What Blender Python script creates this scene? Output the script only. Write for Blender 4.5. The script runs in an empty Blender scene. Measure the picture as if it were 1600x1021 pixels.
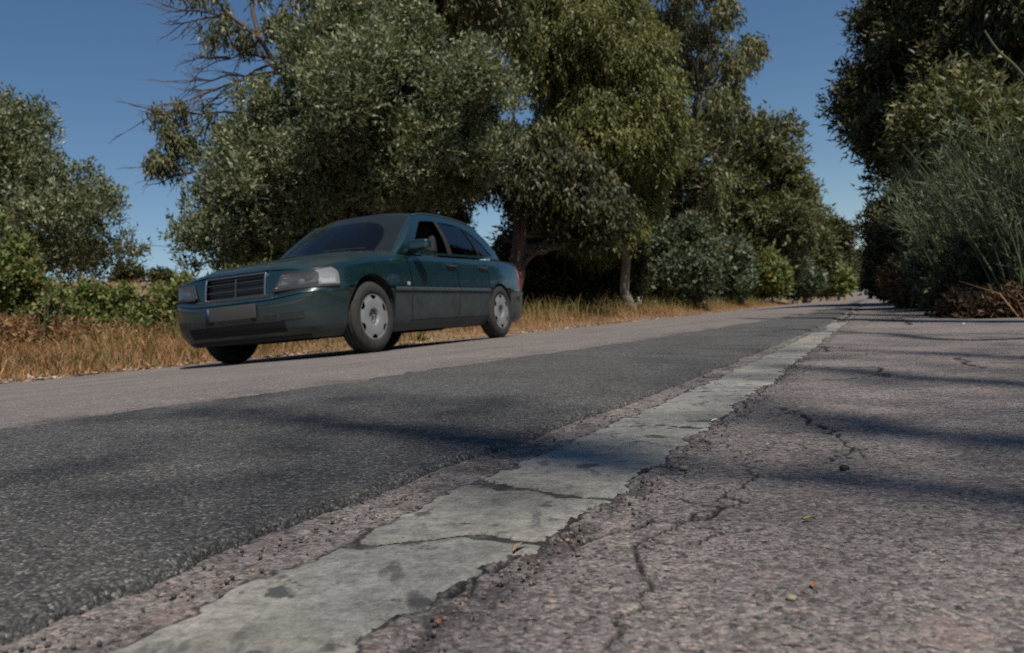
import bpy, bmesh, math, random
import numpy as np
from mathutils import Vector, Matrix
R_ = math.radians
sc = bpy.context.scene
COL = sc.collection

# ------------------------------------------------------------------ camera
FPX = 1293.6                       # focal length in pixels of the 1600 px wide photograph
CAM_H, ROLL = 0.121, R_(-4.97)     # height above the far lane, roll of the hand held camera
cr, sr = math.cos(ROLL), math.sin(ROLL)
c_right = np.array([cr, 0, sr]); c_up = np.array([-sr, 0, cr]); c_fwd = np.array([0, 1.0, 0])
C0 = np.array([0, 0, CAM_H])
cd = bpy.data.cameras.new('camera'); cam = bpy.data.objects.new('camera', cd); COL.objects.link(cam)
m = Matrix(((c_right[0], c_up[0], -c_fwd[0], 0), (c_right[1], c_up[1], -c_fwd[1], 0), (c_right[2], c_up[2], -c_fwd[2], CAM_H), (0, 0, 0, 1)))
cam.matrix_world = m
cd.sensor_width = 36; cd.lens = FPX / 1600 * 36
cd.clip_start = 0.05; cd.clip_end = 5000
cd.dof.use_dof = True; cd.dof.focus_distance = 1.1; cd.dof.aperture_fstop = 10.5
sc.camera = cam

# ------------------------------------------------------------------ sky, sun, exposure
SUN_AZ = np.array([0.42, -0.91]); SUN_EL = R_(57)
SUN_AZ = SUN_AZ / np.linalg.norm(SUN_AZ)
SUN = np.array([SUN_AZ[0] * math.cos(SUN_EL), SUN_AZ[1] * math.cos(SUN_EL), math.sin(SUN_EL)])
w = bpy.data.worlds.new('World'); sc.world = w; w.use_nodes = True
nt = w.node_tree; bg = nt.nodes['Background']
sky = nt.nodes.new('ShaderNodeTexSky'); sky.sky_type = 'NISHITA'; sky.sun_disc = False
sky.sun_elevation = SUN_EL; sky.sun_rotation = math.atan2(SUN_AZ[0], SUN_AZ[1])
sky.air_density = 1.0; sky.dust_density = 0.05; sky.ozone_density = 1.6; sky.altitude = 300
hs = nt.nodes.new('ShaderNodeHueSaturation'); hs.inputs['Saturation'].default_value = 1.17; nt.links.new(sky.outputs[0], hs.inputs['Color']); nt.links.new(hs.outputs[0], bg.inputs[0]); bg.inputs[1].default_value = 0.067
sl = bpy.data.lights.new('sun', 'SUN'); sl.energy = 5.0; sl.angle = R_(0.53); sl.color = (1, 0.94, 0.85)
so = bpy.data.objects.new('sun', sl); COL.objects.link(so)
so.rotation_euler = Vector(SUN).to_track_quat('Z', 'Y').to_euler(); so.location = (4, -8, 14)
sc.view_settings.view_transform = 'Standard'; sc.view_settings.look = 'None'
sc.view_settings.exposure = 0.17; sc.view_settings.gamma = 1
sc.render.engine = 'CYCLES'
sc.cycles.use_denoising = False
sc.cycles.max_bounces = 6; sc.cycles.transparent_max_bounces = 8
sc.cycles.use_adaptive_sampling = True

# ------------------------------------------------------------------ geometry helpers
TH = R_(23.5)
rd = np.array([math.sin(TH), math.cos(TH)])       # along the road
rn = np.array([math.cos(TH), -math.sin(TH)])      # to the right of the road
def w2st(x, y): return x * rd[0] + y * rd[1], x * rn[0] + y * rn[1]
def st2w(s, t): return s * rd[0] + t * rn[0], s * rd[1] + t * rn[1]
def sst(a, b, v):
    q = np.clip((v - a) / (b - a), 0, 1); return q * q * (3 - 2 * q)
TC, SLP = -1.6, 0.055
def profile(s):
    s = np.asarray(s, float)
    return np.interp(s, [-900, 48, 60, 75, 95, 130, 170, 230, 320, 420, 900], [0, 0, -.10, -.5, -1.2, -1.8, -1.2, .9, 3.9, 7.0, 8])
def edge_l(s): return np.interp(s, [0, 9.2, 12.5, 17, 25, 60], [-6.15, -6.15, -5.05, -4.7, -4.4, -4.3])
def zroad(s, t):
    s = np.asarray(s, float); t = np.asarray(t, float)
    wd = .5; q = np.clip((t - TC + wd) / (2 * wd), 0, 1)
    z = -SLP * np.where(t > TC + wd, np.minimum(t, 2.0) - TC, q * q * wd)
    v = np.clip(-(t + 5.7) / .6, 0, 1) * np.interp(s, [3, 6.5, 12, 25], [.035, .02, -.015, 0.0])
    return z + v + profile(s)
def zterr(s, t):
    s = np.asarray(s, float); t = np.asarray(t, float)
    z = zroad(s, np.clip(t, edge_l(s) - .25, 1.2))
    de = edge_l(s) - t; z = z + .34 * sst(.2, 2.3, de) * sst(3, 10, s) + .22 * sst(.2, 2.6, de) * (1 - sst(3, 10, s)) + 6.3 * sst(11, 62, -t) * sst(190, 90, s) - .0
    z = z + .10 * sst(1.0, 3.0, t) + .8 * sst(3, 30, t)
    return z
def gz(x, y):
    s, t = w2st(x, y); return float(zterr(s, t))
def ray(px, py):
    return (px - 800) / FPX * c_right - (py - 510.5) / FPX * c_up + c_fwd
def at(px, py, depth):
    return C0 + ray(px, py) * depth

def mesh(name, V, F, mat=None, parent=None, smooth=False, mats=None, midx=None):
    me = bpy.data.meshes.new(name)
    V = np.asarray(V, np.float32)
    if isinstance(F, np.ndarray):
        k = F.shape[1]
        me.vertices.add(len(V)); me.vertices.foreach_set('co', V.ravel())
        me.loops.add(F.size); me.loops.foreach_set('vertex_index', F.astype(np.int32).ravel())
        me.polygons.add(len(F)); me.polygons.foreach_set('loop_start', np.arange(0, F.size, k, dtype=np.int32))
        me.polygons.foreach_set('loop_total', np.full(len(F), k, np.int32))
        me.update(calc_edges=True)
    else:
        me.from_pydata(V.tolist(), [], F); me.update()
    if mats:
        for a in mats: me.materials.append(a)
        if midx is not None: me.polygons.foreach_set('material_index', np.asarray(midx, np.int32))
    elif mat: me.materials.append(mat)
    if smooth: me.polygons.foreach_set('use_smooth', np.ones(len(me.polygons), bool))
    o = bpy.data.objects.new(name, me); COL.objects.link(o)
    if parent: o.parent = parent
    return o
def empty(name, loc=(0, 0, 0), rot=(0, 0, 0)):
    o = bpy.data.objects.new(name, None); COL.objects.link(o); o.location = loc; o.rotation_euler = rot
    o.empty_display_size = .3
    return o
def tag(o, label, cat, group=None):
    o['label'] = label; o['category'] = cat
    if group: o['group'] = group
    return o
def bevel_box(bm, c, s, b=.01, rot=None, seg=2):
    t = bmesh.new(); bmesh.ops.create_cube(t, size=1)
    for v in t.verts: v.co = Vector((v.co.x * s[0], v.co.y * s[1], v.co.z * s[2]))
    if b: bmesh.ops.bevel(t, geom=t.edges[:], offset=b, segments=seg, profile=.6, affect='EDGES')
    M = Matrix.Translation(c) @ (rot if rot else Matrix())
    bmesh.ops.transform(t, matrix=M, verts=t.verts)
    tm = bpy.data.meshes.new('t'); t.to_mesh(tm); t.free(); bm.from_mesh(tm); bpy.data.meshes.remove(tm)
def bm_obj(name, bm, mat, parent=None, smooth=True):
    me = bpy.data.meshes.new(name); bm.to_mesh(me); bm.free(); me.materials.append(mat)
    if smooth: me.polygons.foreach_set('use_smooth', np.ones(len(me.polygons), bool))
    o = bpy.data.objects.new(name, me); COL.objects.link(o)
    if parent: o.parent = parent
    return o
def tube_arrays(pts, rad, n=7):
    pts = np.asarray(pts, float); rad = np.broadcast_to(np.asarray(rad, float), (len(pts),))
    T = np.gradient(pts, axis=0); T /= np.linalg.norm(T, axis=1)[:, None] + 1e-9
    ref = np.where(np.abs(T[:, 2:3]) > .9, np.array([[1., 0, 0]]), np.array([[0, 0, 1.]]))
    A = np.cross(T, ref); A /= np.linalg.norm(A, axis=1)[:, None] + 1e-9
    B = np.cross(T, A)
    a = np.linspace(0, 2 * np.pi, n, endpoint=False)
    V = pts[:, None, :] + rad[:, None, None] * (np.cos(a)[None, :, None] * A[:, None, :] + np.sin(a)[None, :, None] * B[:, None, :])
    i = np.arange(len(pts) - 1)[:, None] * n; j = np.arange(n)[None, :]; k = (j + 1) % n
    F = np.stack([i + j, i + k, i + n + k, i + n + j], -1).reshape(-1, 4)
    return V.reshape(-1, 3), F
class Acc:
    def __init__(s): s.V = []; s.F = []; s.n = 0
    def add(s, V, F):
        s.V.append(np.asarray(V, float)); s.F.append(np.asarray(F) + s.n); s.n += len(V)
    def tube(s, pts, rad, n=7): s.add(*tube_arrays(pts, rad, n))
    def obj(s, name, mat, parent=None, smooth=False):
        return mesh(name, np.concatenate(s.V), np.concatenate(s.F), mat, parent, smooth)

# ------------------------------------------------------------------ value noise / cells in numpy
def hash2(i, j, k=0):
    i = i.astype(np.int64); j = j.astype(np.int64)
    h = (i * 374761393 + j * 668265263 + k * 1274126177) & 0x7fffffff
    h = ((h ^ (h >> 13)) * 1274126177) & 0x7fffffff
    h = (h ^ (h >> 16)) * 2246822519 & 0x7fffffff
    return (h & 0xffff) / 65535.0
def vnoise(x, y, k=0):
    i = np.floor(x); j = np.floor(y); fx = x - i; fy = y - j
    fx = fx * fx * (3 - 2 * fx); fy = fy * fy * (3 - 2 * fy)
    a = hash2(i, j, k); b = hash2(i + 1, j, k); c = hash2(i, j + 1, k); d = hash2(i + 1, j + 1, k)
    return (a + (b - a) * fx) * (1 - fy) + (c + (d - c) * fx) * fy
def fbm(x, y, o=4, k=0):
    v = 0; a = .5
    for q in range(o): v = v + a * vnoise(x * 2 ** q, y * 2 ** q, k + q); a *= .5
    return v
def worley(x, y, k=0):
    i = np.floor(x); j = np.floor(y); best = np.full(x.shape, 9.); hv = np.zeros(x.shape)
    for a in (-1, 0, 1):
        for b in (-1, 0, 1):
            px = i + a + hash2(i + a, j + b, k); py = j + b + hash2(i + a, j + b, k + 7)
            d = (px - x) ** 2 + (py - y) ** 2
            mm = d < best; best = np.where(mm, d, best); hv = np.where(mm, hash2(i + a, j + b, k + 3), hv)
    return np.sqrt(best), hv

# ------------------------------------------------------------------ materials
def nmat(name):
    mt = bpy.data.materials.new(name); mt.use_nodes = True
    t = mt.node_tree; return mt, t, t.nodes['Principled BSDF']
def N(t, typ, **kw):
    n = t.nodes.new(typ)
    for k, v in kw.items(): setattr(n, k, v)
    return n
def ramp(t, fac, stops):
    n = t.nodes.new('ShaderNodeValToRGB'); e = n.color_ramp.elements
    while len(e) < len(stops): e.new(.5)
    for q, (p, c) in zip(e, stops): q.position = p; q.color = (*c, 1) if len(c) == 3 else c
    t.links.new(fac, n.inputs[0]); return n.outputs[0]
def mixc(t, fac, a, b, mode='MIX'):
    n = t.nodes.new('ShaderNodeMix'); n.data_type = 'RGBA'; n.blend_type = mode
    for s, v in ((0, fac), (6, a), (7, b)):
        if isinstance(v, (int, float)): n.inputs[s].default_value = v
        elif isinstance(v, tuple): n.inputs[s].default_value = (*v, 1)
        else: t.links.new(v, n.inputs[s])
    return n.outputs[2]
def noise(t, vec, scale, detail=4, rough=.55):
    n = N(t, 'ShaderNodeTexNoise'); n.inputs['Scale'].default_value = scale; n.inputs['Detail'].default_value = detail; n.inputs['Roughness'].default_value = rough
    t.links.new(vec, n.inputs['Vector']); return n.outputs['Fac']
def simple(name, col, rough=.6, metal=0, spec=.5, coat=0):
    mt, t, b = nmat(name)
    b.inputs['Base Color'].default_value = (*col, 1); b.inputs['Roughness'].default_value = rough; b.inputs['Metallic'].default_value = metal
    b.inputs['Specular IOR Level'].default_value = spec; b.inputs['Coat Weight'].default_value = coat
    return mt

def asphalt(name, cols, stone, gapf=.8, pits=0.0, spec=.4, tint=None, bump=.5):
    mt, t, b = nmat(name)
    tc = N(t, 'ShaderNodeTexCoord'); v = tc.outputs['Object']
    vo = N(t, 'ShaderNodeTexVoronoi'); vo.inputs['Scale'].default_value = stone; t.links.new(v, vo.inputs['Vector'])
    at_ = N(t, 'ShaderNodeAttribute', attribute_name='dirt')
    sep = N(t, 'ShaderNodeSeparateColor'); t.links.new(vo.outputs['Color'], sep.inputs[0])
    base = ramp(t, sep.outputs[0], cols)
    fine = noise(t, v, stone * 2.4, 3)
    base = mixc(t, .55, base, ramp(t, fine, [(.3, (.45, .45, .45)), (.7, (1.25, 1.25, 1.25))]), 'MULTIPLY')
    big = noise(t, v, 1.7, 5, .6)
    base = mixc(t, .8, base, ramp(t, big, [(.3, (.72, .71, .70)), (.7, (1.22, 1.22, 1.22))]), 'MULTIPLY')
    mid = noise(t, v, 38, 4, .7)
    base = mixc(t, .7, base, ramp(t, mid, [(.32, (.62, .60, .59)), (.55, (1.05, 1.05, 1.05)), (.75, (1.3, 1.28, 1.25))]), 'MULTIPLY')
    gap = ramp(t, vo.outputs['Distance'], [(.35, (1, 1, 1)), (.75, (.45, .44, .43))])
    base = mixc(t, gapf, base, gap, 'MULTIPLY')
    pit = noise(t, v, stone * .55, 3, .65)
    base = mixc(t, ramp(t, pit, [(.345, (pits, pits, pits)), (.41, (0, 0, 0))]), base, (.018, .016, .015))
    if tint:
        n2 = noise(t, v, 14, 3, .6)
        base = mixc(t, ramp(t, n2, [(.58, (0, 0, 0)), (.78, (.5, .5, .5))]), base, tint)
    base = mixc(t, at_.outputs['Fac'], base, (.010, .009, .008))
    t.links.new(base, b.inputs['Base Color'])
    b.inputs['Roughness'].default_value = .88; b.inputs['Specular IOR Level'].default_value = spec
    bp = N(t, 'ShaderNodeBump'); bp.inputs['Strength'].default_value = bump; bp.inputs['Distance'].default_value = .0028
    inv = N(t, 'ShaderNodeMath', operation='SUBTRACT'); inv.inputs[0].default_value = 1; t.links.new(vo.outputs['Distance'], inv.inputs[1])
    ad = N(t, 'ShaderNodeMath', operation='ADD'); t.links.new(inv.outputs[0], ad.inputs[0]); t.links.new(fine, ad.inputs[1])
    t.links.new(ad.outputs[0], bp.inputs['Height']); t.links.new(bp.outputs[0], b.inputs['Normal'])
    return mt
M_OLD = asphalt('old_asphalt', [(0, (.075, .066, .060)), (.3, (.150, .131, .121)), (.7, (.215, .187, .174)), (.93, (.275, .243, .225)), (1, (.34, .25, .215))], 250, gapf=.4, pits=.95, tint=(.21, .135, .12))
M_NEW = asphalt('dark_asphalt', [(0, (.028, .0274, .0265)), (.5, (.082, .080, .076)), (.85, (.135, .131, .125)), (1, (.24, .232, .218))], 300, pits=.6, spec=.5, bump=.8)
def line_mat():
    mt, t, b = nmat('worn_line_paint')
    v = N(t, 'ShaderNodeTexCoord').outputs['Object']
    a = noise(t, v, 45, 6, .7); c = noise(t, v, 6, 5, .6); d = noise(t, v, 260, 2)
    base = ramp(t, a, [(.28, (.105, .100, .091)), (.45, (.185, .178, .162)), (.65, (.255, .245, .224))])
    base = mixc(t, .8, base, ramp(t, c, [(.3, (.66, .64, .58)), (.7, (1.2, 1.2, 1.17))]), 'MULTIPLY')
    sm = N(t, 'ShaderNodeMapping'); sm.inputs['Rotation'].default_value = (0, 0, .5); sm.inputs['Scale'].default_value = (1, .28, 1); t.links.new(v, sm.inputs[0])
    base = mixc(t, ramp(t, noise(t, sm.outputs[0], 42, 4, .6), [(.60, (0, 0, 0)), (.68, (.8, .8, .8))]), base, (.075, .072, .068))
    vl = N(t, 'ShaderNodeTexVoronoi'); vl.inputs['Scale'].default_value = 230; t.links.new(v, vl.inputs['Vector']); sl_ = N(t, 'ShaderNodeSeparateColor'); t.links.new(vl.outputs['Color'], sl_.inputs[0])
    base = mixc(t, .45, base, ramp(t, sl_.outputs[0], [(0, (.55, .54, .52)), (.4, (.95, .95, .95)), (1, (1.25, 1.25, 1.25))]), 'MULTIPLY')
    base = mixc(t, .35, base, ramp(t, d, [(.3, (.5, .5, .5)), (.6, (1.2, 1.2, 1.2))]), 'MULTIPLY')
    # worn through spots
    e = noise(t, v, 17, 5, .62)
    base = mixc(t, ramp(t, e, [(.615, (0, 0, 0)), (.66, (1, 1, 1))]), base, (.055, .053, .05))
    t.links.new(base, b.inputs['Base Color']); b.inputs['Roughness'].default_value = .8
    bp = N(t, 'ShaderNodeBump'); bp.inputs['Strength'].default_value = .5; bp.inputs['Distance'].default_value = .002
    t.links.new(d, bp.inputs['Height']); t.links.new(bp.outputs[0], b.inputs['Normal'])
    return mt
M_LINE = line_mat()
def earth():
    mt, t, b = nmat('dry_earth')
    v = N(t, 'ShaderNodeTexCoord').outputs['Object']
    a = noise(t, v, .35, 6, .65); c = noise(t, v, 9, 5, .7)
    base = ramp(t, a, [(.3, (.11, .08, .045)), (.5, (.17, .115, .06)), (.7, (.22, .15, .08))])
    base = mixc(t, .7, base, ramp(t, c, [(.3, (.5, .5, .5)), (.7, (1.3, 1.25, 1.2))]), 'MULTIPLY')
    t.links.new(base, b.inputs['Base Color']); b.inputs['Roughness'].default_value = .95
    bp = N(t, 'ShaderNodeBump'); bp.inputs['Distance'].default_value = .03; t.links.new(c, bp.inputs['Height']); t.links.new(bp.outputs[0], b.inputs['Normal'])
    return mt
M_EARTH = earth()
def leafm(name, stops, trans=.25, rough=.5, spec=.35):
    mt, t, b = nmat(name)
    g = N(t, 'ShaderNodeNewGeometry'); v = N(t, 'ShaderNodeTexCoord').outputs['Object']
    cl = ramp(t, g.outputs['Random Per Island'], stops)
    n1 = noise(t, v, .9, 3)
    cl = mixc(t, .7, cl, ramp(t, n1, [(.35, (.7, .72, .7)), (.65, (1.25, 1.2, 1.1))]), 'MULTIPLY')
    t.links.new(cl, b.inputs['Base Color']); b.inputs['Roughness'].default_value = rough; b.inputs['Specular IOR Level'].default_value = spec
    tr = N(t, 'ShaderNodeBsdfTranslucent'); t.links.new(mixc(t, 1.0, cl, (1.1, 1.25, .6), 'MULTIPLY'), tr.inputs[0])
    mx = N(t, 'ShaderNodeMixShader'); mx.inputs[0].default_value = trans
    t.links.new(b.outputs[0], mx.inputs[1]); t.links.new(tr.outputs[0], mx.inputs[2])
    t.links.new(mx.outputs[0], t.nodes['Material Output'].inputs[0])
    return mt
L_OLIVE = leafm('olive_leaf', [(0, (0.058, 0.072, 0.035)), (.5, (0.131, 0.148, 0.080)), (.85, (0.210, 0.224, 0.136)), (1, (0.336, 0.330, 0.223))])
L_GREEN = leafm('pale_green_leaf', [(0, (0.053, 0.058, 0.017)), (.5, (0.128, 0.136, 0.041)), (.9, (0.196, 0.194, 0.064)), (1, (0.257, 0.194, 0.086))], .35)
L_EUC = leafm('eucalyptus_leaf', [(0, (0.045, 0.049, 0.019)), (.45, (0.094, 0.102, 0.045)), (.8, (0.139, 0.144, 0.062)), (1, (0.190, 0.140, 0.062))], .25)
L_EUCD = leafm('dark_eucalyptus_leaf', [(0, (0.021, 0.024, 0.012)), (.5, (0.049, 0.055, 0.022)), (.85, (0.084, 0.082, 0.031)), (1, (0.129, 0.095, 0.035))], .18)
L_SHRUB = leafm('blue_green_leaf', [(0, (0.033, 0.045, 0.025)), (.5, (0.078, 0.097, 0.058)), (1, (0.132, 0.155, 0.097))])
L_BRAM = leafm('bramble_leaf', [(0, (0.049, 0.068, 0.017)), (.5, (0.121, 0.153, 0.043)), (.85, (0.209, 0.230, 0.080)), (1, (0.321, 0.199, 0.087))], .3)
L_DRY = leafm('dry_leaf', [(0, (0.092, 0.050, 0.024)), (.5, (0.210, 0.112, 0.053)), (1, (0.341, 0.200, 0.095))], .2, .7)
L_STEM = leafm('fennel_stem', [(0, (0.033, 0.048, 0.022)), (.5, (0.076, 0.099, 0.047)), (1, (0.127, 0.150, 0.074))], .1)
L_DGRASS = leafm('dry_grass', [(0, (0.125, 0.047, 0.021)), (.35, (0.239, 0.102, 0.044)), (.7, (0.344, 0.171, 0.081)), (1, (0.478, 0.288, 0.163))], .25, .7)
L_GGRASS = leafm('green_grass', [(0, (0.075, 0.069, 0.021)), (.5, (0.165, 0.137, 0.047)), (1, (0.300, 0.206, 0.082))], .3, .6)
def bark(name, a, bcol):
    mt, t, b = nmat(name)
    v = N(t, 'ShaderNodeTexCoord').outputs['Object']
    mp = N(t, 'ShaderNodeMapping'); mp.inputs['Scale'].default_value = (1, 1, .25); t.links.new(v, mp.inputs[0])
    n1 = noise(t, mp.outputs[0], 9, 6, .65)
    t.links.new(ramp(t, n1, [(.3, a), (.7, bcol)]), b.inputs['Base Color']); b.inputs['Roughness'].default_value = .9
    bp = N(t, 'ShaderNodeBump'); bp.inputs['Distance'].default_value = .02; t.links.new(n1, bp.inputs['Height']); t.links.new(bp.outputs[0], b.inputs['Normal'])
    return mt
B_OLIVE = bark('olive_bark', (.045, .038, .03), (.13, .115, .095))
B_EUC = bark('eucalyptus_bark', (.10, .075, .055), (.26, .22, .185))
B_TWIG = bark('twig_bark', (.05, .034, .026), (.12, .085, .065))

L_DRYD = leafm('dry_leaf_shaded', [(0, (.03, .018, .010)), (.5, (.075, .045, .025)), (1, (.13, .085, .05))], .15, .8)  # darkened copy of the dry leaf colours, shade put into the tone
# ------------------------------------------------------------------ ground
def seg(a, b, n): return np.linspace(a, b, n, endpoint=False)
def graded(a, fine_to, step, growth, end):
    v = list(np.arange(a, fine_to, step)); q = v[-1]
    d = step
    while q < end: d = min(d * (1 + growth), 40); q += d; v.append(q)
    return np.array(v)
def grid_faces(n, mm):
    i = np.arange(n - 1)[:, None] * mm; j = np.arange(mm - 1)[None, :]
    return np.stack([i + j, i + j + 1, i + mm + j + 1, i + mm + j], -1).reshape(-1, 4)
def terrain():
    S = np.concatenate([np.array([-600, -300, -150, -80, -40, -20]), np.arange(-10, 60, 1.0), np.arange(60, 180, 5.), np.arange(180, 500, 16.), np.array([500, 700, 1000, 1600])])
    T = np.concatenate([np.array([-1600, -900, -500, -300, -200, -140]), np.arange(-100, -16, 4.), np.arange(-16, 6, .4), np.arange(6, 30, 3.), np.array([30, 45, 70, 120, 250, 600, 1500])])
    s, t = np.meshgrid(S, T, indexing='ij')
    z = zterr(s, t) + .12 * (fbm(s * .7, t * .7, 3) - .45) * sst(6.5, 8, np.abs(t)) - .07 * (1 - sst(.1, .5, edge_l(s) - t)) * (1 - sst(1.05, 1.5, t))
    x, y = st2w(s, t)
    o = mesh('ground', np.stack([x, y, z], -1).reshape(-1, 3), grid_faces(len(S), len(T))[:, ::-1].copy(), M_EARTH, smooth=True)
    o['kind'] = 'structure'; return o
terrain()

# the worn line drifts a little to the right with distance, the dark overlay narrows
def line_l(s): return np.interp(s, [0, .8, 1.2, 1.85, 3.2, 9.2, 60], [-.468, -.458, -.443, -.41, -.37, -.27, -.27])
def line_r(s): return np.interp(s, [0, .53, .68, 1.0, 2.3, 7.9, 60], [-.306, -.303, -.285, -.272, -.243, -.175, -.12])
def patch_r(s): return np.interp(s, [0, .7, 1.05, 1.7, 2.6, 7, 14, 60], [-.530, -.534, -.522, -.472, -.44, -.31, -.29, -.29])
def patch_l(s): return np.interp(s, [-6, .5, 1.1, 1.5, 2.1, 3.0, 4.4, 11, 16, 60], [-2.4, -1.8, -1.64, -1.55, -1.44, -1.32, -1.165, -.72, -.55, -.5])
CR = []   # cracks as (polyline in s,t, width, depth)
def px2st(px, py):
    D = ray(px, py); ks = np.geomspace(.05, 400, 5000)
    P = C0 + ks[:, None] * D; s, t = w2st(P[:, 0], P[:, 1])
    i = np.argmax(P[:, 2] < zroad(s, t)); return s[i], t[i]
rngc = np.random.default_rng(4)
def crack(pxs, wd, dp, wig=.012):
    P = np.array([px2st(*q) for q in pxs]); out = []
    for a, b in zip(P[:-1], P[1:]):
        L = np.hypot(*(b - a)); n = max(2, int(L / .022)); nn = np.array([-(b - a)[1], (b - a)[0]]) / (L + 1e-9)
        for q in np.linspace(0, 1, n, endpoint=False): out.append(a + (b - a) * q + nn * rngc.normal(0, wig) * (0 if q == 0 else 1))
    out.append(P[-1]); CR.append((np.array(out), wd * .30, dp)); A_ = np.array(out)
    for _ in range(max(1, int(len(A_) / 7))):
        i = rngc.integers(0, len(A_) - 1); an = rngc.uniform(0, 2 * np.pi); Q = [A_[i]]
        for _ in range(rngc.integers(3, 7)): an += rngc.normal(0, .5); Q.append(Q[-1] + .018 * max(1, A_[i][0]) * np.array([math.cos(an), math.sin(an)]))
        CR.append((np.array(Q), wd * .22, dp * .6))
crack([(1300, 720), (1360, 700), (1420, 712)], .006, .007)
crack([(1015, 840), (1090, 850), (1180, 828)], .006, .008)
crack([(1350, 830), (1420, 850), (1480, 845)], .004, .006)
crack([(1180, 705), (1225, 690), (1260, 700)], .006, .007)
crack([(1225, 638), (1265, 655), (1310, 680)], .016, .012)
crack([(1180, 705), (1170, 730), (1130, 775), (1145, 790), (1080, 810), (1015, 840), (1005, 900), (1010, 950), (950, 1010)], .0065, .012, .011)
crack([(1130, 775), (1120, 800), (1060, 815), (960, 830), (900, 850)], .011, .011, .010)
crack([(1310, 680), (1330, 705), (1300, 720)], .008, .008)
crack([(1405, 497), (1425, 508)], .05, .012, .02)
crack([(1270, 540), (1310, 545)], .03, .012, .02)
crack([(1490, 560), (1520, 576)], .025, .010)
crack([(1370, 575), (1385, 590)], .022, .010)
crack([(850, 850), (930, 785), (1010, 735), (1080, 684), (1150, 640), (1215, 592), (1270, 545)], .011, .012, .007)
crack([(700, 935), (770, 890), (850, 850)], .010, .012, .006)
def crackdepth(s, t):
    z = np.zeros(s.shape)
    for P, wd, dp in CR:
        m0 = (s > P[:, 0].min() - .1) & (s < P[:, 0].max() + .1) & (t > P[:, 1].min() - .1) & (t < P[:, 1].max() + .1)
        if not m0.any(): continue
        a = s[m0]; b = t[m0]; best = np.full(a.shape, 9.)
        for p, q in zip(P[:-1], P[1:]):
            e = q - p; u = np.clip(((a - p[0]) * e[0] + (b - p[1]) * e[1]) / (e @ e + 1e-12), 0, 1)
            best = np.minimum(best, np.hypot(a - p[0] - u * e[0], b - p[1] - u * e[1]))
        ww = wd * (.55 + .8 * fbm(a * 23, b * 23, 3, 5))
        z[m0] = np.minimum(z[m0], -dp * np.clip(1.25 - best / ww, 0, 1))
    return z
def relief(s, t, cell, amp, k):
    d, hv = worley(s / cell, t / cell, k)
    d2, h2 = worley(s / (cell * 2.3), t / (cell * 2.3), k + 11)
    fade = np.clip(6.5 / np.maximum(s, .3) - .4, 0, 1)
    return fade * amp * ((.5 - d) * (.6 + .8 * hv) + .8 * (.5 - d2) * (h2 > .55)) + .012 * (fbm(s * 1.3, t * 1.3, 3, k) - .45) * np.clip(s / 3, .2, 1)
SROWS = np.concatenate([np.arange(-6, .1, .4), graded(.1, .62, .0045, .0085, 330)])
RIGHT = 1.06
TCOLS = np.concatenate([-graded(.62, .62 + .006, .0055, .014, 6.15)[::-1], np.arange(-.615, -.32, .0048), np.arange(-.32, .22, .0031), np.arange(.22, .36, .0045), graded(.36, .37, .0045, .012, RIGHT)])
def patch_edge(s, t):
    """signed distance inside the dark overlay (positive inside)"""
    n = .034 * (fbm(s * 9, t * 9, 4, 31) - .47) + .012 * (fbm(s * 45, t * 45, 2, 35) - .4)
    n2 = .12 * (fbm(s * 2.5, t * 3, 3, 37) - .45) + .09 * (fbm(s * 22, t * 30, 3, 39) - .45)
    return np.minimum(patch_r(s) + n - t, t - patch_l(s) + n2)
def line_in(s, t):
    n = .034 * (fbm(s * 17, t * 17, 4, 41) - .47) + .026 * (fbm(s * 70, t * 70, 2, 43) - .4)
    n2 = .045 * (fbm(s * 15, t * 15, 4, 45) - .47) + .024 * (fbm(s * 75, t * 75, 2, 47) - .4)
    return np.minimum(line_r(s) + n2 - t, t - line_l(s) + n)
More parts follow.
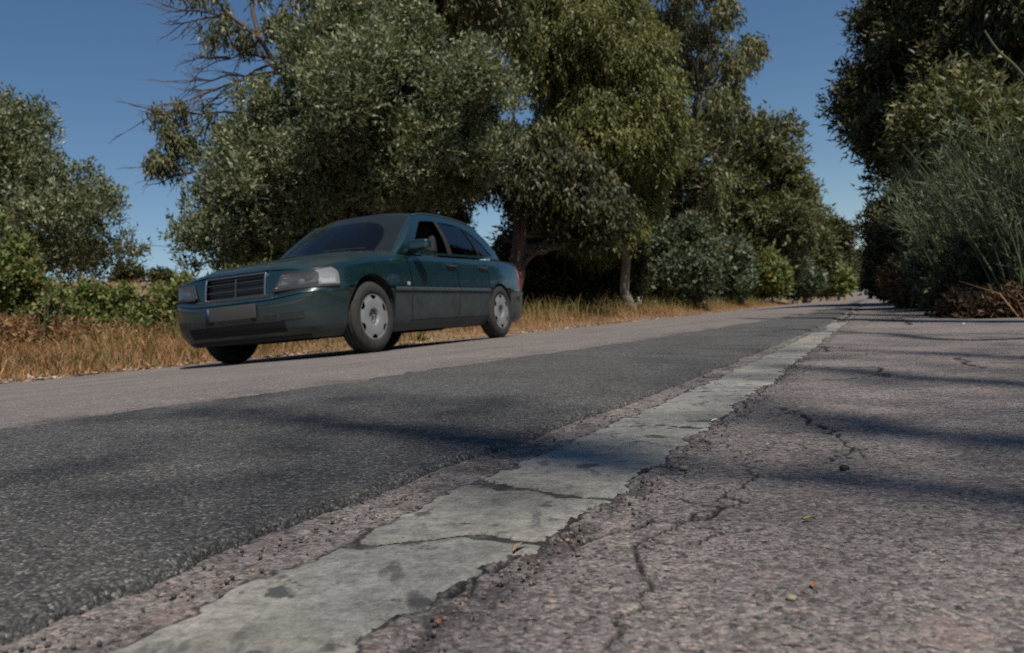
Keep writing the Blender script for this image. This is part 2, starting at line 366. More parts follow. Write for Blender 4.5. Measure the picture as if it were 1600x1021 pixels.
def road():
    s, t = np.meshgrid(SROWS, TCOLS, indexing='ij')
    # ragged outer edges
    el = edge_l(s) - .16 * (fbm(s * .9, s * 0 + 3, 4, 3) - .4); er = 1.0 + .16 * (fbm(s * .8, s * 0 + 9, 4, 8) - .4)
    wl = sst(-2.4, -6.15, t); wr = sst(.6, RIGHT, t)
    tt = t + wl * (el + 6.15) + wr * (er - RIGHT)
    ck = crackdepth(s, tt); dirt = np.clip(-ck / .0045, 0, 1)
    z = zroad(s, tt) + relief(s, tt, .0105, .0016, 1) + .32 * ck
    # rough broken ground on both sides of the line
    by = np.exp(-((tt - line_r(s) - .02) / .020) ** 2) + .8 * np.exp(-((tt - (line_l(s) + patch_r(s)) / 2) / .03) ** 2)
    dirt = np.maximum(dirt, np.clip(by, 0, 1) * sst(.50, .62, fbm(s * 26, tt * 26, 4, 57)) * .6)
    rough = by * np.clip(3.2 / np.maximum(s, .3) - .25, 0, 1)
    z = z + rough * .011 * (fbm(s * 38, tt * 38, 3, 51) - .55)
    z = np.where(line_in(s, tt) > .004, zroad(s, tt) - .002, z)
    pe = patch_edge(s, tt)
    z = np.where(pe > .02, zroad(s, tt) - .006, z)
    x, y = st2w(s, tt)
    dirt = np.maximum(dirt, np.where(tt < (patch_l(s) + patch_r(s)) / 2, .75 * np.exp(np.minimum(pe, 0) / .16) * sst(.36, .60, fbm(s * 5, tt * 11, 4, 59)), 0))
    F = grid_faces(len(SROWS), len(TCOLS))
    keep = ~((pe.ravel()[F] > .04).all(1))
    dirt = np.where(line_in(s, tt) > -.002, .55 + .45 * vnoise(s * 60, tt * 60, 5), dirt)
    F = F[keep]; used = np.zeros(s.size, bool); used[F] = True; idx = np.cumsum(used) - 1
    V = np.stack([x, y, z], -1).reshape(-1, 3)[used]
    o = mesh('road', V, idx[F][:, ::-1].copy(), M_OLD, smooth=True)
    o.data.attributes.new('dirt', 'FLOAT', 'POINT').data.foreach_set('value', dirt.ravel()[used].astype(np.float32)); o['kind'] = 'structure'; return o
ROAD = road()
def masked_sheet(name, S, T, inside, height, mat, parent, skirt=.02):
    s, t = np.meshgrid(S, T, indexing='ij'); ins = inside(s, t)
    F = grid_faces(len(S), len(T)); keep = (ins.ravel()[F] > 0).all(1)
    F = F[keep]
    if not len(F): return None
    z = height(s, t, ins)
    x, y = st2w(s, t); V = np.stack([x, y, z], -1).reshape(-1, 3)
    E = np.concatenate([F[:, [0, 1]], F[:, [1, 2]], F[:, [2, 3]], F[:, [3, 0]]])
    key = np.sort(E, 1); _, inv, cnt = np.unique(key[:, 0].astype(np.int64) * s.size + key[:, 1], return_inverse=True, return_counts=True)
    B = E[cnt[inv] == 1]
    bv = np.unique(B); lo = V[bv].copy(); lo[:, 2] -= skirt; mp = np.zeros(s.size, int); mp[bv] = np.arange(len(bv)) + s.size
    F = np.concatenate([F, np.stack([B[:, 1], B[:, 0], mp[B[:, 0]], mp[B[:, 1]]], 1)])
    V = np.concatenate([V, lo]); used = np.zeros(len(V), bool); used[F] = True; idx = np.cumsum(used) - 1
    o = mesh(name, V[used], idx[F][:, ::-1].copy(), mat, parent, smooth=True); return o
PT = -np.concatenate([np.arange(.24, .66, .0055), graded(.66, .67, .006, .012, 2.5)])[::-1]
o = masked_sheet('dark_asphalt_strip', np.concatenate([np.arange(-4, .1, .3), graded(.1, .62, .0055, .0095, 55)]), PT, patch_edge,
    lambda s, t, i: zroad(s, t) + .012 * sst(0, .012, i) - .001 + relief(s, t, .0085, .0030, 61) + .012 * (fbm(s * 1.3, t * 1.3, 3, 1) - .45) * 0, M_NEW, None)
o['kind'] = 'structure'
# the thick worn line: plates between cracks
LINE = empty('road_line'); LINE['kind'] = 'structure'
cuts = [-1.5, .45]
CUTPX = [[(575, 858), (640, 848), (735, 832), (810, 843)], [(755, 755), (830, 768), (915, 778)], [(955, 668), (1020, 665), (1085, 668)]]
cutst = [np.array([px2st(*q) for q in c]) for c in CUTPX]
def cutline(c):
    o = np.argsort(c[:, 1]); return lambda t: np.interp(t, c[o, 1], c[o, 0])
CL = [cutline(c) for c in cutst] + [lambda t, a=a: a + 0 * t for a in (1.93, 2.75, 3.9, 5.6, 8.2, 12.5)]
LS_all = graded(.1, .62, .0042, .008, 50); LS_all = np.concatenate([np.arange(-3, .1, .2), LS_all])
LT = np.arange(-.50, -.06, .0032)
for i in range(len(CL) + 1):
    lo = CL[i - 1] if i > 0 else (lambda t: -3 + 0 * t); hi = CL[i] if i < len(CL) else (lambda t: 46 + 0 * t)
    smin = lo(LT).min() - .05; smax = hi(LT).max() + .05
    S = LS_all[(LS_all > smin) & (LS_all < smax)]
    def ins(s, t, lo=lo, hi=hi):
        g = .0035 + .012 * fbm(s * 30, t * 30, 2, 71); wv = .06 * (fbm(s * 16 + 5, t * 16, 4, 77) - .45) * np.clip(s, .5, 3)
        a = line_in(s, t)
        b = np.minimum(s - (lo(t) + wv) - g, (hi(t) + wv) - g - s)
        wear = np.where(s > 4, (.40 - .03 * np.clip(s - 4, 0, 6)) - fbm(s * 1.2, t * 16, 4, 83) + .28, 1)
        return np.minimum(np.minimum(a, b), wear)
    masked_sheet('plate', S, LT, ins, lambda s, t, i: zroad(s, t) + .0012 * sst(0, .006, i) + .0009 * (fbm(s * 60, t * 60, 3, 91) - .45) + .0022 * (fbm(s * 5, t * 5, 2, 93) - .45), M_LINE, LINE, .012)

# ------------------------------------------------------------------ the car
def paint():
    mt, t, b = nmat('dark_teal_paint')
    v = N(t, 'ShaderNodeTexCoord').outputs['Object']
    g = N(t, 'ShaderNodeNewGeometry')
    n1 = noise(t, v, 3.5, 5, .6); n2 = noise(t, v, 40, 3, .6)
    sx = N(t, 'ShaderNodeSeparateXYZ'); t.links.new(v, sx.inputs[0])
    low = ramp(t, sx.outputs[2], [(.22, (.40, .40, .40)), (.50, (.08, .08, .08)), (.7, (.05, .05, .05)), (1, (.04, .04, .04))])
    sn = N(t, 'ShaderNodeSeparateXYZ'); t.links.new(g.outputs['Normal'], sn.inputs[0])
    up = ramp(t, sn.outputs[2], [(.6, (0, 0, 0)), (1.0, (.20, .20, .20))])
    d = mixc(t, 1.0, low, up, 'ADD')
    d = mixc(t, .8, d, ramp(t, n1, [(.3, (.4, .4, .4)), (.7, (1.4, 1.4, 1.4))]), 'MULTIPLY')
    col = mixc(t, d, (.0014, .020, .0245), (.072, .069, .064))
    t.links.new(col, b.inputs['Base Color'])
    b.inputs['Metallic'].default_value = .25
    rg = ramp(t, d, [(0, (.30, .30, .30)), (.5, (.75, .75, .75))]); t.links.new(rg, b.inputs['Roughness'])
    cw = ramp(t, d, [(0, (.9, .9, .9)), (.45, (.08, .08, .08))]); t.links.new(cw, b.inputs['Coat Weight'])
    b.inputs['Coat Roughness'].default_value = .035; b.inputs['Coat IOR'].default_value = 1.65
    return mt
P_CAR = paint()
def dusty(name, col, dust, rough, scale=14, amt=.6):
    mt, t, b = nmat(name); v = N(t, 'ShaderNodeTexCoord').outputs['Object']
    n1 = noise(t, v, scale, 5, .65)
    t.links.new(mixc(t, ramp(t, n1, [(.35, (0, 0, 0)), (.75, (amt, amt, amt))]), col, dust), b.inputs['Base Color'])
    b.inputs['Roughness'].default_value = rough; return mt
P_CLAD = dusty('dusty_cladding', (.020, .032, .034), (.085, .08, .072), .6, 6, .5)
P_BLACK = dusty('black_plastic', (.006, .006, .006), (.03, .028, .026), .65)
P_UNDER = simple('underbody_black', (.006, .006, .006), .9)
P_CHROME = simple('dull_chrome', (.30, .31, .32), .32, 1)
P_TRIM = simple('trim_moulding', (.05, .075, .085), .32, .3, coat=.5)
P_TYRE = dusty('tyre_rubber', (.012, .012, .012), (.05, .047, .043), .85, 25, .6)
P_HUB = dusty('silver_hubcap', (.20, .205, .21), (.14, .133, .122), .42, 18, .5)
P_STEEL = simple('dark_wheel_steel', (.010, .010, .010), .8)
P_INT = simple('cabin_fabric', (.012, .012, .013), .9)
P_RED = simple('tail_lamp_red', (.30, .012, .012), .15, coat=.6)
P_PLATE = dusty('plate_grey', (.040, .037, .034), (.055, .05, .046), .6, 3, .6)
P_EU = simple('plate_blue_band', (.008, .024, .08), .5)
P_BADGE = simple('badge_silver', (.45, .45, .45), .4, .3)
P_WHITE = simple('reflector', (.80, .81, .82), .15, .55)
P_REFL = simple('lamp_reflector', (.50, .51, .51), .22, .55)
def glass(name, tint, refl=1.0, rough=0.02):
    mt, t, b = nmat(name)
    tr = N(t, 'ShaderNodeBsdfTransparent'); tr.inputs[0].default_value = (*tint, 1)
    gl = N(t, 'ShaderNodeBsdfGlossy'); gl.inputs['Roughness'].default_value = rough; gl.inputs[0].default_value = (refl, refl, refl, 1)
    fr = N(t, 'ShaderNodeFresnel'); fr.inputs[0].default_value = 1.55
    mx = N(t, 'ShaderNodeMixShader'); t.links.new(fr.outputs[0], mx.inputs[0]); t.links.new(tr.outputs[0], mx.inputs[1]); t.links.new(gl.outputs[0], mx.inputs[2])
    t.links.new(mx.outputs[0], t.nodes['Material Output'].inputs[0]); return mt
P_GLASS = glass('tinted_glass', (.35, .40, .40))
def dusty_glass(name='dusty_windscreen_glass', mask=True):
    # wiped area of the windscreen is clean, the rim is dusty
    mt, t, b = nmat(name); v = N(t, 'ShaderNodeTexCoord').outputs['Object']
    tr = N(t, 'ShaderNodeBsdfTransparent'); tr.inputs[0].default_value = (.40, .45, .46, 1)
    gl = N(t, 'ShaderNodeBsdfGlossy'); gl.inputs['Roughness'].default_value = .03
    fr = N(t, 'ShaderNodeFresnel'); fr.inputs[0].default_value = 1.55
    mx = N(t, 'ShaderNodeMixShader'); t.links.new(fr.outputs[0], mx.inputs[0]); t.links.new(tr.outputs[0], mx.inputs[1]); t.links.new(gl.outputs[0], mx.inputs[2])
    df = N(t, 'ShaderNodeBsdfDiffuse'); df.inputs[0].default_value = (.05, .058, .062, 1)
    s = N(t, 'ShaderNodeSeparateXYZ'); t.links.new(v, s.inputs[0])
    # ellipse in (y, z) swept by the single wiper
    a = N(t, 'ShaderNodeMath', operation='DIVIDE'); t.links.new(s.outputs[1], a.inputs[0]); a.inputs[1].default_value = .565
    a2 = N(t, 'ShaderNodeMath', operation='POWER'); aa = N(t, 'ShaderNodeMath', operation='ABSOLUTE'); t.links.new(a.outputs[0], aa.inputs[0]); t.links.new(aa.outputs[0], a2.inputs[0]); a2.inputs[1].default_value = 3.2
    c1 = N(t, 'ShaderNodeMath', operation='SUBTRACT'); t.links.new(s.outputs[2], c1.inputs[0]); c1.inputs[1].default_value = .90
    c2 = N(t, 'ShaderNodeMath', operation='DIVIDE'); t.links.new(c1.outputs[0], c2.inputs[0]); c2.inputs[1].default_value = .405
    c3 = N(t, 'ShaderNodeMath', operation='ABSOLUTE'); t.links.new(c2.outputs[0], c3.inputs[0])
    c4 = N(t, 'ShaderNodeMath', operation='POWER'); t.links.new(c3.outputs[0], c4.inputs[0]); c4.inputs[1].default_value = 2.6
    ad = N(t, 'ShaderNodeMath', operation='ADD'); t.links.new(a2.outputs[0], ad.inputs[0]); t.links.new(c4.outputs[0], ad.inputs[1])
    f = ramp(t, ad.outputs[0], [(.92, (.05, .05, .05)), (1.0, (.26, .26, .26))])
    m2 = N(t, 'ShaderNodeMixShader'); t.links.new(f, m2.inputs[0]); t.links.new(mx.outputs[0], m2.inputs[1]); t.links.new(df.outputs[0], m2.inputs[2])
    t.links.new(m2.outputs[0], t.nodes['Material Output'].inputs[0]); return mt
P_WIND = dusty_glass()
def hazy_lens(name, col, haze, rough=.1):
    mt, t, b = nmat(name)
    tr = N(t, 'ShaderNodeBsdfTransparent'); tr.inputs[0].default_value = (.8, .8, .8, 1)
    b.inputs['Base Color'].default_value = (*col, 1); b.inputs['Roughness'].default_value = rough; b.inputs['Coat Weight'].default_value = 1; b.inputs['Coat Roughness'].default_value = .04
    mx = N(t, 'ShaderNodeMixShader'); mx.inputs[0].default_value = haze
    t.links.new(tr.outputs[0], mx.inputs[1]); t.links.new(b.outputs[0], mx.inputs[2]); t.links.new(mx.outputs[0], t.nodes['Material Output'].inputs[0])
    return mt
P_LENS = hazy_lens('hazed_headlamp_lens', (.10, .103, .10), .42, .15)
P_IND = hazy_lens('clear_indicator_lens', (.55, .56, .56), .35, .08)

def catmull(P, n=40):
    P = np.asarray(P, float); Q = np.concatenate([2 * P[:1] - P[1:2], P, 2 * P[-1:] - P[-2:-1]]); out = []
    for i in range(1, len(Q) - 2):
        t = np.linspace(0, 1, n, endpoint=False)[:, None]; a, b, c, d = Q[i - 1], Q[i], Q[i + 1], Q[i + 2]
        out.append(.5 * (2 * b + (c - a) * t + (2 * a - 5 * b + 4 * c - d) * t ** 2 + (-a + 3 * b - 3 * c + d) * t ** 3))
    return np.concatenate(out + [P[-1:]])
PLAN = catmull([(.825, 0), (.82, .27), (.795, .48), (.74, .65), (.635, .765), (.46, .828), (.20, .850), (-.2, .858), (-.8, .862), (-1.6, .862), (-2.3, .860), (-2.9, .850), (-3.3, .825), (-3.54, .775), (-3.645, .66), (-3.68, .45), (-3.69, .22), (-3.69, 0)])
PL = np.concatenate([[0], np.cumsum(np.hypot(*np.diff(PLAN, axis=0).T))])
def plan(u): return np.stack([np.interp(u, PL, PLAN[:, 0]), np.interp(u, PL, PLAN[:, 1])], -1)
def plan_n(u):
    e = .02; d = plan(np.minimum(u + e, PL[-1])) - plan(np.maximum(u - e, 0)); d /= np.linalg.norm(d, axis=-1, keepdims=True)
    n = np.stack([-d[..., 1], d[..., 0]], -1) * -1.0
    n = np.stack([d[..., 1], -d[..., 0]], -1); return n
UMID = PL[-1] * .5
def u_x(X): m_ = PLAN[:, 1] > .6; return float(np.interp(-X, -PLAN[m_, 0], PL[m_]))
def u_fy(Y): m_ = PL < 1.6; return float(np.interp(Y, PLAN[m_, 1][:np.argmax(PLAN[m_, 1])], PL[m_][:np.argmax(PLAN[m_, 1])]))
def u_ry(Y): m_ = PL > PL[-1] - 1.2; return float(np.interp(-Y, -PLAN[m_, 1], PL[m_]))
OS = ([.17, .21, .25, .30, .40, .50, .54, .575, .60, .70, .78, .84, .88, .92, .96], [.11, .07, .05, .035, .02, .008, 0, 0, .004, .010, .022, .040, .056, .074, .10])
OF = ([.17, .21, .26, .33, .50, .545, .565, .59, .63, .70, .78], [.16, .085, .03, .004, 0, .006, .03, .055, .06, .075, .115])
OR = ([.17, .22, .28, .36, .5, .55, .575, .60, .70, .85, .92, .98], [.14, .06, .02, 0, 0, .008, .035, .05, .055, .065, .08, .12])
def zs_(x): return np.interp(x, [-3.7, -3.5, -3.0, -.75, -.6, -.3, 0, .3, .45, .6, .75], [.885, .91, .925, .892, .892, .872, .845, .798, .77, .745, .72])
def zc_(x): return np.interp(x, [-3.7, -3.5, -3.1, -.7, -.5, -.25, 0, .25, .45, .6, .68, .74, .80], [.93, .96, .975, .995, .977, .948, .915, .878, .842, .808, .778, .745, .70])
def yt_(x): return np.interp(x, [-3.7, -3.5, -3.1, -.6, 0, .3, .45, .6, .7], [.66, .72, .76, .785, .785, .765, .735, .68, .62])
def Ztop(x, y): q = np.clip(np.abs(y) / yt_(x), 0, 1); return zs_(x) + (zc_(x) - zs_(x)) * (1 - q ** 2.6)
def wall_pt(u, z):
    P = plan(u); n = plan_n(u); wf = np.clip(n[..., 0], 0, 1) ** 2; wr = np.clip(-n[..., 0], 0, 1) ** 2; wsd = 1 - wf - wr
    off = wf * np.interp(z, *OF) + wr * np.interp(z, *OR) + wsd * np.interp(z, *OS)
    return np.stack([P[..., 0] - n[..., 0] * off, P[..., 1] - n[..., 1] * off], -1)
def wall_top(u):
    z = np.full(np.shape(u), .85)
    for _ in range(8):
        p = wall_pt(u, z); z = Ztop(p[..., 0], p[..., 1]) - .012
    return z
GAP = .0058
XFD0, XFD1, XRD1 = -.66, -1.635, -2.40     # door shut lines
UG = u_fy(.315); UH0 = u_fy(.375); UH1 = u_x(.455); UI = u_fy(.725)
UBF = u_x(.335); UBR = u_x(-3.005); UT0 = u_x(-3.33); UT1 = u_ry(.36)
feat = [UG, UH0, UI, UH1, UBF, UBR, UT0, UT1] + [u_x(v) for v in (XFD0, XFD1, XRD1)]
us = set()
for f_ in feat: us.add(f_ - GAP); us.add(f_ + GAP)
for q in np.arange(0, PL[-1], .028):
    if min(abs(q - f_) for f_ in feat) > .012: us.add(q)
us.add(PL[-1]); U = np.array(sorted(us))
zlow = np.array([.17, .19, .21, .235, .262, .268, .30, .335, .37, .40, .43, .46, .49, .515, .531, .537, .575, .581])
qs = np.array([0, .08, .16, .25, .34, .43, .52, .61, .70, .78, .85, .91, .96, 1.0])
ZT = wall_top(U)
UU, _ = np.meshgrid(U, np.concatenate([zlow, qs[1:]]), indexing='ij')
ZZ = np.concatenate([np.broadcast_to(zlow, (len(U), len(zlow))), zlow[-1] + (ZT[:, None] - zlow[-1]) * qs[None, 1:]], 1)
XY = wall_pt(UU, ZZ)
def fshift(u): return .042 * sst(u_fy(.76), u_fy(.30), u)
ZDROP = fshift(UU) * np.clip((ZZ - .33) / .18, 0, 1) * np.clip((ZT[:, None] - ZZ) / (ZT[:, None] - .60), 0, 1)
# round the shoulder over at the very top
nr = plan_n(UU); rnd = np.clip((ZZ - (ZT[:, None] - .05)) / .05, 0, 1) ** 2 * .012
XY = XY - nr * rnd[..., None]
WALL = np.stack([XY[..., 0], XY[..., 1], ZZ - ZDROP], -1)
ARCH = [(0, .325, .360), (-2.69, .312, .322)]
WR = WALL.copy()
inarch = np.zeros(WALL.shape[:2], bool)
for ax, az, ar in ARCH:
    dx = WALL[..., 0] - ax; dz = WALL[..., 2] - az; rr = np.hypot(dx, dz); ins_ = (rr < ar) & (WALL[..., 1] > .7)
    ins_ |= (np.abs(dx) < ar) & (WALL[..., 2] < az) & (WALL[..., 1] > .7)
    inarch |= ins_
    up_ = ins_ & (WALL[..., 2] >= az)
    k = ar / np.maximum(rr, 1e-3)
    WR[..., 0] = np.where(up_, ax + dx * k, WR[..., 0]); WR[..., 2] = np.where(up_, az + dz * k, WR[..., 2])
    lw = ins_ & ~up_
    WR[..., 0] = np.where(lw, ax + np.sign(dx) * ar, WR[..., 0])
CAR = empty('parked_car')
def sided(V, F, side):
    V = np.array(V, float); F = np.asarray(F)
    if side < 0: V[:, 1] *= -1; F = F[:, ::-1].copy()
    return V, F
def panel(name, i0, i1, j0, j1, mat, both=True, thick=.0, lift=0, cut=True, sides=(1, -1)):
    """part of the body wall between grid columns i0..i1 and rows j0..j1"""
    sub = (WR if cut else WALL)[i0:i1 + 1, j0:j1 + 1]; ia = inarch[i0:i1 + 1, j0:j1 + 1]
    n, mm = sub.shape[:2]; F = grid_faces(n, mm)
    if cut: F = F[~ia.ravel()[F].all(1)]
    out = []
    for sd in sides:
        V, G = sided(sub.reshape(-1, 3), F, sd)
        out.append(mesh(name, V, G, mat, CAR, smooth=True))
    return out
def ui(v): return int(np.argmin(np.abs(U - v)))
def zi(v): return int(np.argmin(np.abs(zlow - v)))
J_B0, J_B1, J_T0, J_T1, J_W0, JT = 0, zi(.531), zi(.537), zi(.575), zi(.581), WALL.shape[1] - 1
J_S0, J_S1 = zi(.262), zi(.268)
def merge_lr(name, i0, i1, j0, j1, mat):
    a = Acc()
    sub = WR[i0:i1 + 1, j0:j1 + 1]; ia = inarch[i0:i1 + 1, j0:j1 + 1]
    F = grid_faces(*sub.shape[:2]); F = F[~ia.ravel()[F].all(1)]
    for sd in (1, -1): a.add(*sided(sub.reshape(-1, 3), F, sd))
    o = a.obj(name, mat, CAR, True)
    bm = bmesh.new(); bm.from_mesh(o.data); bmesh.ops.remove_doubles(bm, verts=bm.verts, dist=.0005); bm.to_mesh(o.data); bm.free(); return o
FB = merge_lr('front_bumper', 0, ui(UBF - GAP), J_B0, J_W0, P_CAR)
RB = merge_lr('rear_bumper', ui(UBR + GAP), len(U) - 1, J_B0, J_W0, P_CAR)
# sides
fd0, fd1, rd1_ = u_x(XFD0), u_x(XFD1), u_x(XRD1)
panel('front_fender', ui(UH1 + GAP), ui(fd0 - GAP), J_W0, JT, P_CAR)
panel('front_fender_lower', ui(u_x(-.345)), ui(fd0 - GAP), J_B0, J_B1, P_CLAD)
panel('rear_quarter_panel', ui(rd1_ + GAP), ui(UT0 - GAP), J_W0, JT, P_CAR)
panel('sill', ui(fd0 - GAP), ui(rd1_ + GAP), 0, J_S0, P_CLAD)
doors = {}
for nm, a, b in (('front_door', fd0, fd1), ('rear_door', fd1, rd1_)):
    for sd in (1, -1):
        o = panel(nm, ui(a + GAP), ui(b - GAP), J_W0, JT, P_CAR, sides=(sd,))[0]; doors[(nm, sd)] = o
        c = panel('door_cladding', ui(a + GAP), ui(b - GAP), J_S1, J_B1, P_CLAD, sides=(sd,))[0]; c.parent = o
def strip(i0, i1, name='side_moulding', mat=P_TRIM, lift=.008):
    nn = plan_n(U[i0:i1 + 1]); sub = WR[i0:i1 + 1, J_T0:J_T1 + 1].copy(); ia = inarch[i0:i1 + 1, J_T0:J_T1 + 1]
    zz = np.array([.537, .540, .556, .572, .575]); lf = np.array([0, lift, lift * 1.15, lift, 0])
    P = wall_pt(np.broadcast_to(U[i0:i1 + 1, None], (i1 - i0 + 1, 5)), np.broadcast_to(zz, (i1 - i0 + 1, 5)))
    V = np.stack([P[..., 0] + nn[:, None, 0] * lf, P[..., 1] + nn[:, None, 1] * lf, np.broadcast_to(zz, P.shape[:2])], -1)
    F = grid_faces(*V.shape[:2]); keep = ~ia[:-1, 0][:, None].repeat(4, 1).ravel()
    F = F[keep]
    return [mesh(name, *sided(V.reshape(-1, 3), F, sd), mat, CAR, True) for sd in (1, -1)]
strip(ui(u_x(-.36)), ui(fd0 - GAP)); strip(ui(fd0 + GAP), ui(fd1 - GAP)); strip(ui(fd1 + GAP), ui(rd1_ - GAP));
# dark backing shell behind the shut lines
sub = WR.copy(); nb = plan_n(UU); sub[..., 0] -= nb[..., 0] * .010; sub[..., 1] -= nb[..., 1] * .010
F = grid_faces(*sub.shape[:2]); F = F[~inarch.ravel()[F].all(1)]
hl = np.zeros(WALL.shape[:2], bool); hl[:ui(UH1) + 1, J_W0 + 1:] = True
F = F[~hl.ravel()[F].all(1)]
a = Acc()
for sd in (1, -1): a.add(*sided(sub.reshape(-1, 3), F, sd))
a.obj('body_shell', P_UNDER, CAR)
# bonnet and boot lid by Coons patches in plan, height from Ztop
def coons(front, back, side, n, mm):
    """front, back: curves centre->edge (k,2); side: curve front edge->back edge"""
    def rs(C, k):
        d = np.concatenate([[0], np.cumsum(np.hypot(*np.diff(C, axis=0).T))]); q = np.linspace(0, d[-1], k)
        return np.stack([np.interp(q, d, C[:, 0]), np.interp(q, d, C[:, 1])], -1)
    f, b, s = rs(front, mm), rs(back, mm), rs(side, n); c = np.stack([np.linspace(f[0, 0], b[0, 0], n), np.zeros(n)], -1)
    p = np.linspace(0, 1, n)[:, None, None]; q = np.linspace(0, 1, mm)[None, :, None]
    return (1 - p) * f[None] + p * b[None] + (1 - q) * c[:, None] + q * s[:, None] - ((1 - p) * (1 - q) * f[0] + (1 - p) * q * f[-1] + p * (1 - q) * b[0] + p * q * b[-1])
top = WR[:, JT]
iH = ui(u_fy(.70)); ic = ui(u_x(-.60))
cowl = np.stack([np.array([-.455, -.47, -.50, -.545, -.60]), np.array([0, .2, .4, .6, top[ic, 1]])], -1)
B = coons(top[:iH + 1, :2], cowl, top[iH:ic + 1, :2], 44, 30)
crease = .010 * np.exp(-((np.abs(B[..., 1]) - (.33 + .25 * (.72 - B[..., 0]))) / .05) ** 2)   # raised power crease beside the grille
Z = Ztop(B[..., 0], B[..., 1]) + crease * np.clip((.75 - B[..., 0]) / .1, 0, 1)
Z -= .012 * np.linspace(0, 1, 30)[None, :] ** 6
Z[0] -= .008
a = Acc(); V = np.concatenate([B, Z[..., None]], -1).reshape(-1, 3); F = grid_faces(44, 30)
for sd in (1, -1): a.add(*sided(V, F[:, ::-1], sd))
bon = a.obj('bonnet', P_CAR, CAR, True)
def weld(o):
    bm = bmesh.new(); bm.from_mesh(o.data); bmesh.ops.remove_doubles(bm, verts=bm.verts, dist=.0008); bmesh.ops.recalc_face_normals(bm, faces=bm.faces); bm.to_mesh(o.data); bm.free()
weld(bon)
ib = ui(u_x(-2.95)); iT = ui(u_ry(.66)); 
shelf = np.stack([np.array([-3.20, -3.18, -3.10, -2.98, -2.95]), np.array([0, .3, .55, .72, top[ib, 1]])], -1)
B = coons(shelf, top[iT:, :2][::-1], top[ib:iT + 1, :2], 26, 24); Z = Ztop(B[..., 0], B[..., 1]) - .012 * np.linspace(0, 1, 24)[None, :] ** 6
a = Acc(); V = np.concatenate([B, Z[..., None]], -1).reshape(-1, 3); F = grid_faces(26, 24)
for sd in (1, -1): a.add(*sided(V, F[:, ::-1], sd))
weld(a.obj('boot_lid', P_CAR, CAR, True))
# tail panel and lamps
panel('tail_lamp', ui(UT0 + GAP), ui(UT1 - GAP), J_W0, JT - 4, P_RED)
panel('tail_lamp_surround', ui(UT0 - GAP), ui(UT1 + GAP), JT - 4, JT, P_CAR)
merge_lr('tail_panel', ui(UT1 + GAP), len(U) - 1, J_W0, JT, P_CAR)
# greenhouse
def S_(x, z):
    f_ = np.interp(x, [-3.05, -2.75, -2.4, -.9, -.6], [.735, .765, .778, .775, .735])
    h_ = np.clip((z - .915) / .43, 0, 1.1); rear = np.interp(x, [-2.7, -2.3, -1.3], [.018, 0, 0])
    return f_ - (f_ - .585 + rear) * h_ ** 1.25 + .012 * np.sin(np.pi * np.clip(h_, 0, 1))
def line(P, n):
    P = np.asarray(P, float); d = np.concatenate([[0], np.cumsum(np.linalg.norm(np.diff(P, axis=0), axis=1))]); q = np.linspace(0, d[-1], n)
    return np.stack([np.interp(q, d, P[:, k]) for k in range(P.shape[1])], -1)
def ruled(name, A, B_, mat, n=24, mm=5, off=0, parent=None, sides=(1, -1)):
    A, B_ = line(A, n), line(B_, n); q = np.linspace(0, 1, mm)[None, :, None]; G = A[:, None] * (1 - q) + B_[:, None] * q
    V = np.stack([G[..., 0], S_(G[..., 0], G[..., 1]) + off, G[..., 1]], -1).reshape(-1, 3); F = grid_faces(n, mm); out = []
    for sd in sides:
        o = mesh(name, *sided(V, F, sd), mat, parent or CAR, True); weld(o); out.append(o)
    return out
A_out = [(-.60, .895), (-.72, .985), (-1.02, 1.205), (-1.20, 1.325)]
A_in = [(-.80, .925), (-.90, .995), (-1.12, 1.16), (-1.27, 1.262)]
RAIL_O = catmull([(-1.20, 1.325), (-1.33, 1.357), (-1.6, 1.378), (-2.0, 1.378), (-2.35, 1.352), (-2.60, 1.305)], 8)
RAIL_I = catmull([(-1.27, 1.262), (-1.35, 1.283), (-1.6, 1.298), (-1.95, 1.298), (-2.2, 1.275), (-2.36, 1.235)], 8)
C_out = [(-2.60, 1.305), (-2.775, 1.15), (-2.915, .985), (-2.955, .925)]; C_in = [(-2.36, 1.235), (-2.54, 1.12), (-2.67, 1.0), (-2.73, .955)]
ruled('windscreen_pillar', A_out, A_in, P_CAR); ruled('roof_rail', RAIL_O, RAIL_I, P_CAR, 30); ruled('rear_pillar', C_out, C_in, P_CAR)
ruled('belt_strip', [(-.80, .925), (-1.6, .938), (-2.76, .955)], [(-.62, .893), (-1.6, .914), (-2.95, .930)], P_CAR, 30, 3, .004)
ruled('centre_pillar', [(-1.585, .938), (-1.625, 1.298)], [(-1.685, .940), (-1.70, 1.30)], P_BLACK, 12, 4, .002)
ruled('quarter_light_bar', [(-2.33, .95), (-2.235, 1.268)], [(-2.36, .95), (-2.262, 1.262)], P_BLACK, 8, 3, .003)
ruled('mirror_sail', [(-.80, .925), (-.90, .995)], [(-.90, .927), (-.905, .995)], P_BLACK, 6, 4, .003)
RG = ruled('rear_side_window', [(-1.685, .94), (-1.70, 1.298)], [(-2.33, .95), (-2.235, 1.268)], P_GLASS, 10, 14, -.006)
ruled('quarter_light', [(-2.36, .95), (-2.262, 1.262)], [(-2.73, .955), (-2.36, 1.235)], P_GLASS, 10, 8, -.006)
ruled('front_side_window', [(-.84, .93), (-1.27, 1.262)], [(-1.585, .938), (-1.625, 1.298)], P_GLASS, 10, 14, -.006, sides=(-1,))
ruled('front_side_window', [(-.88, .925), (-1.58, .935)], [(-.93, .955), (-1.583, .965)], P_GLASS, 10, 3, -.008, sides=(1,))
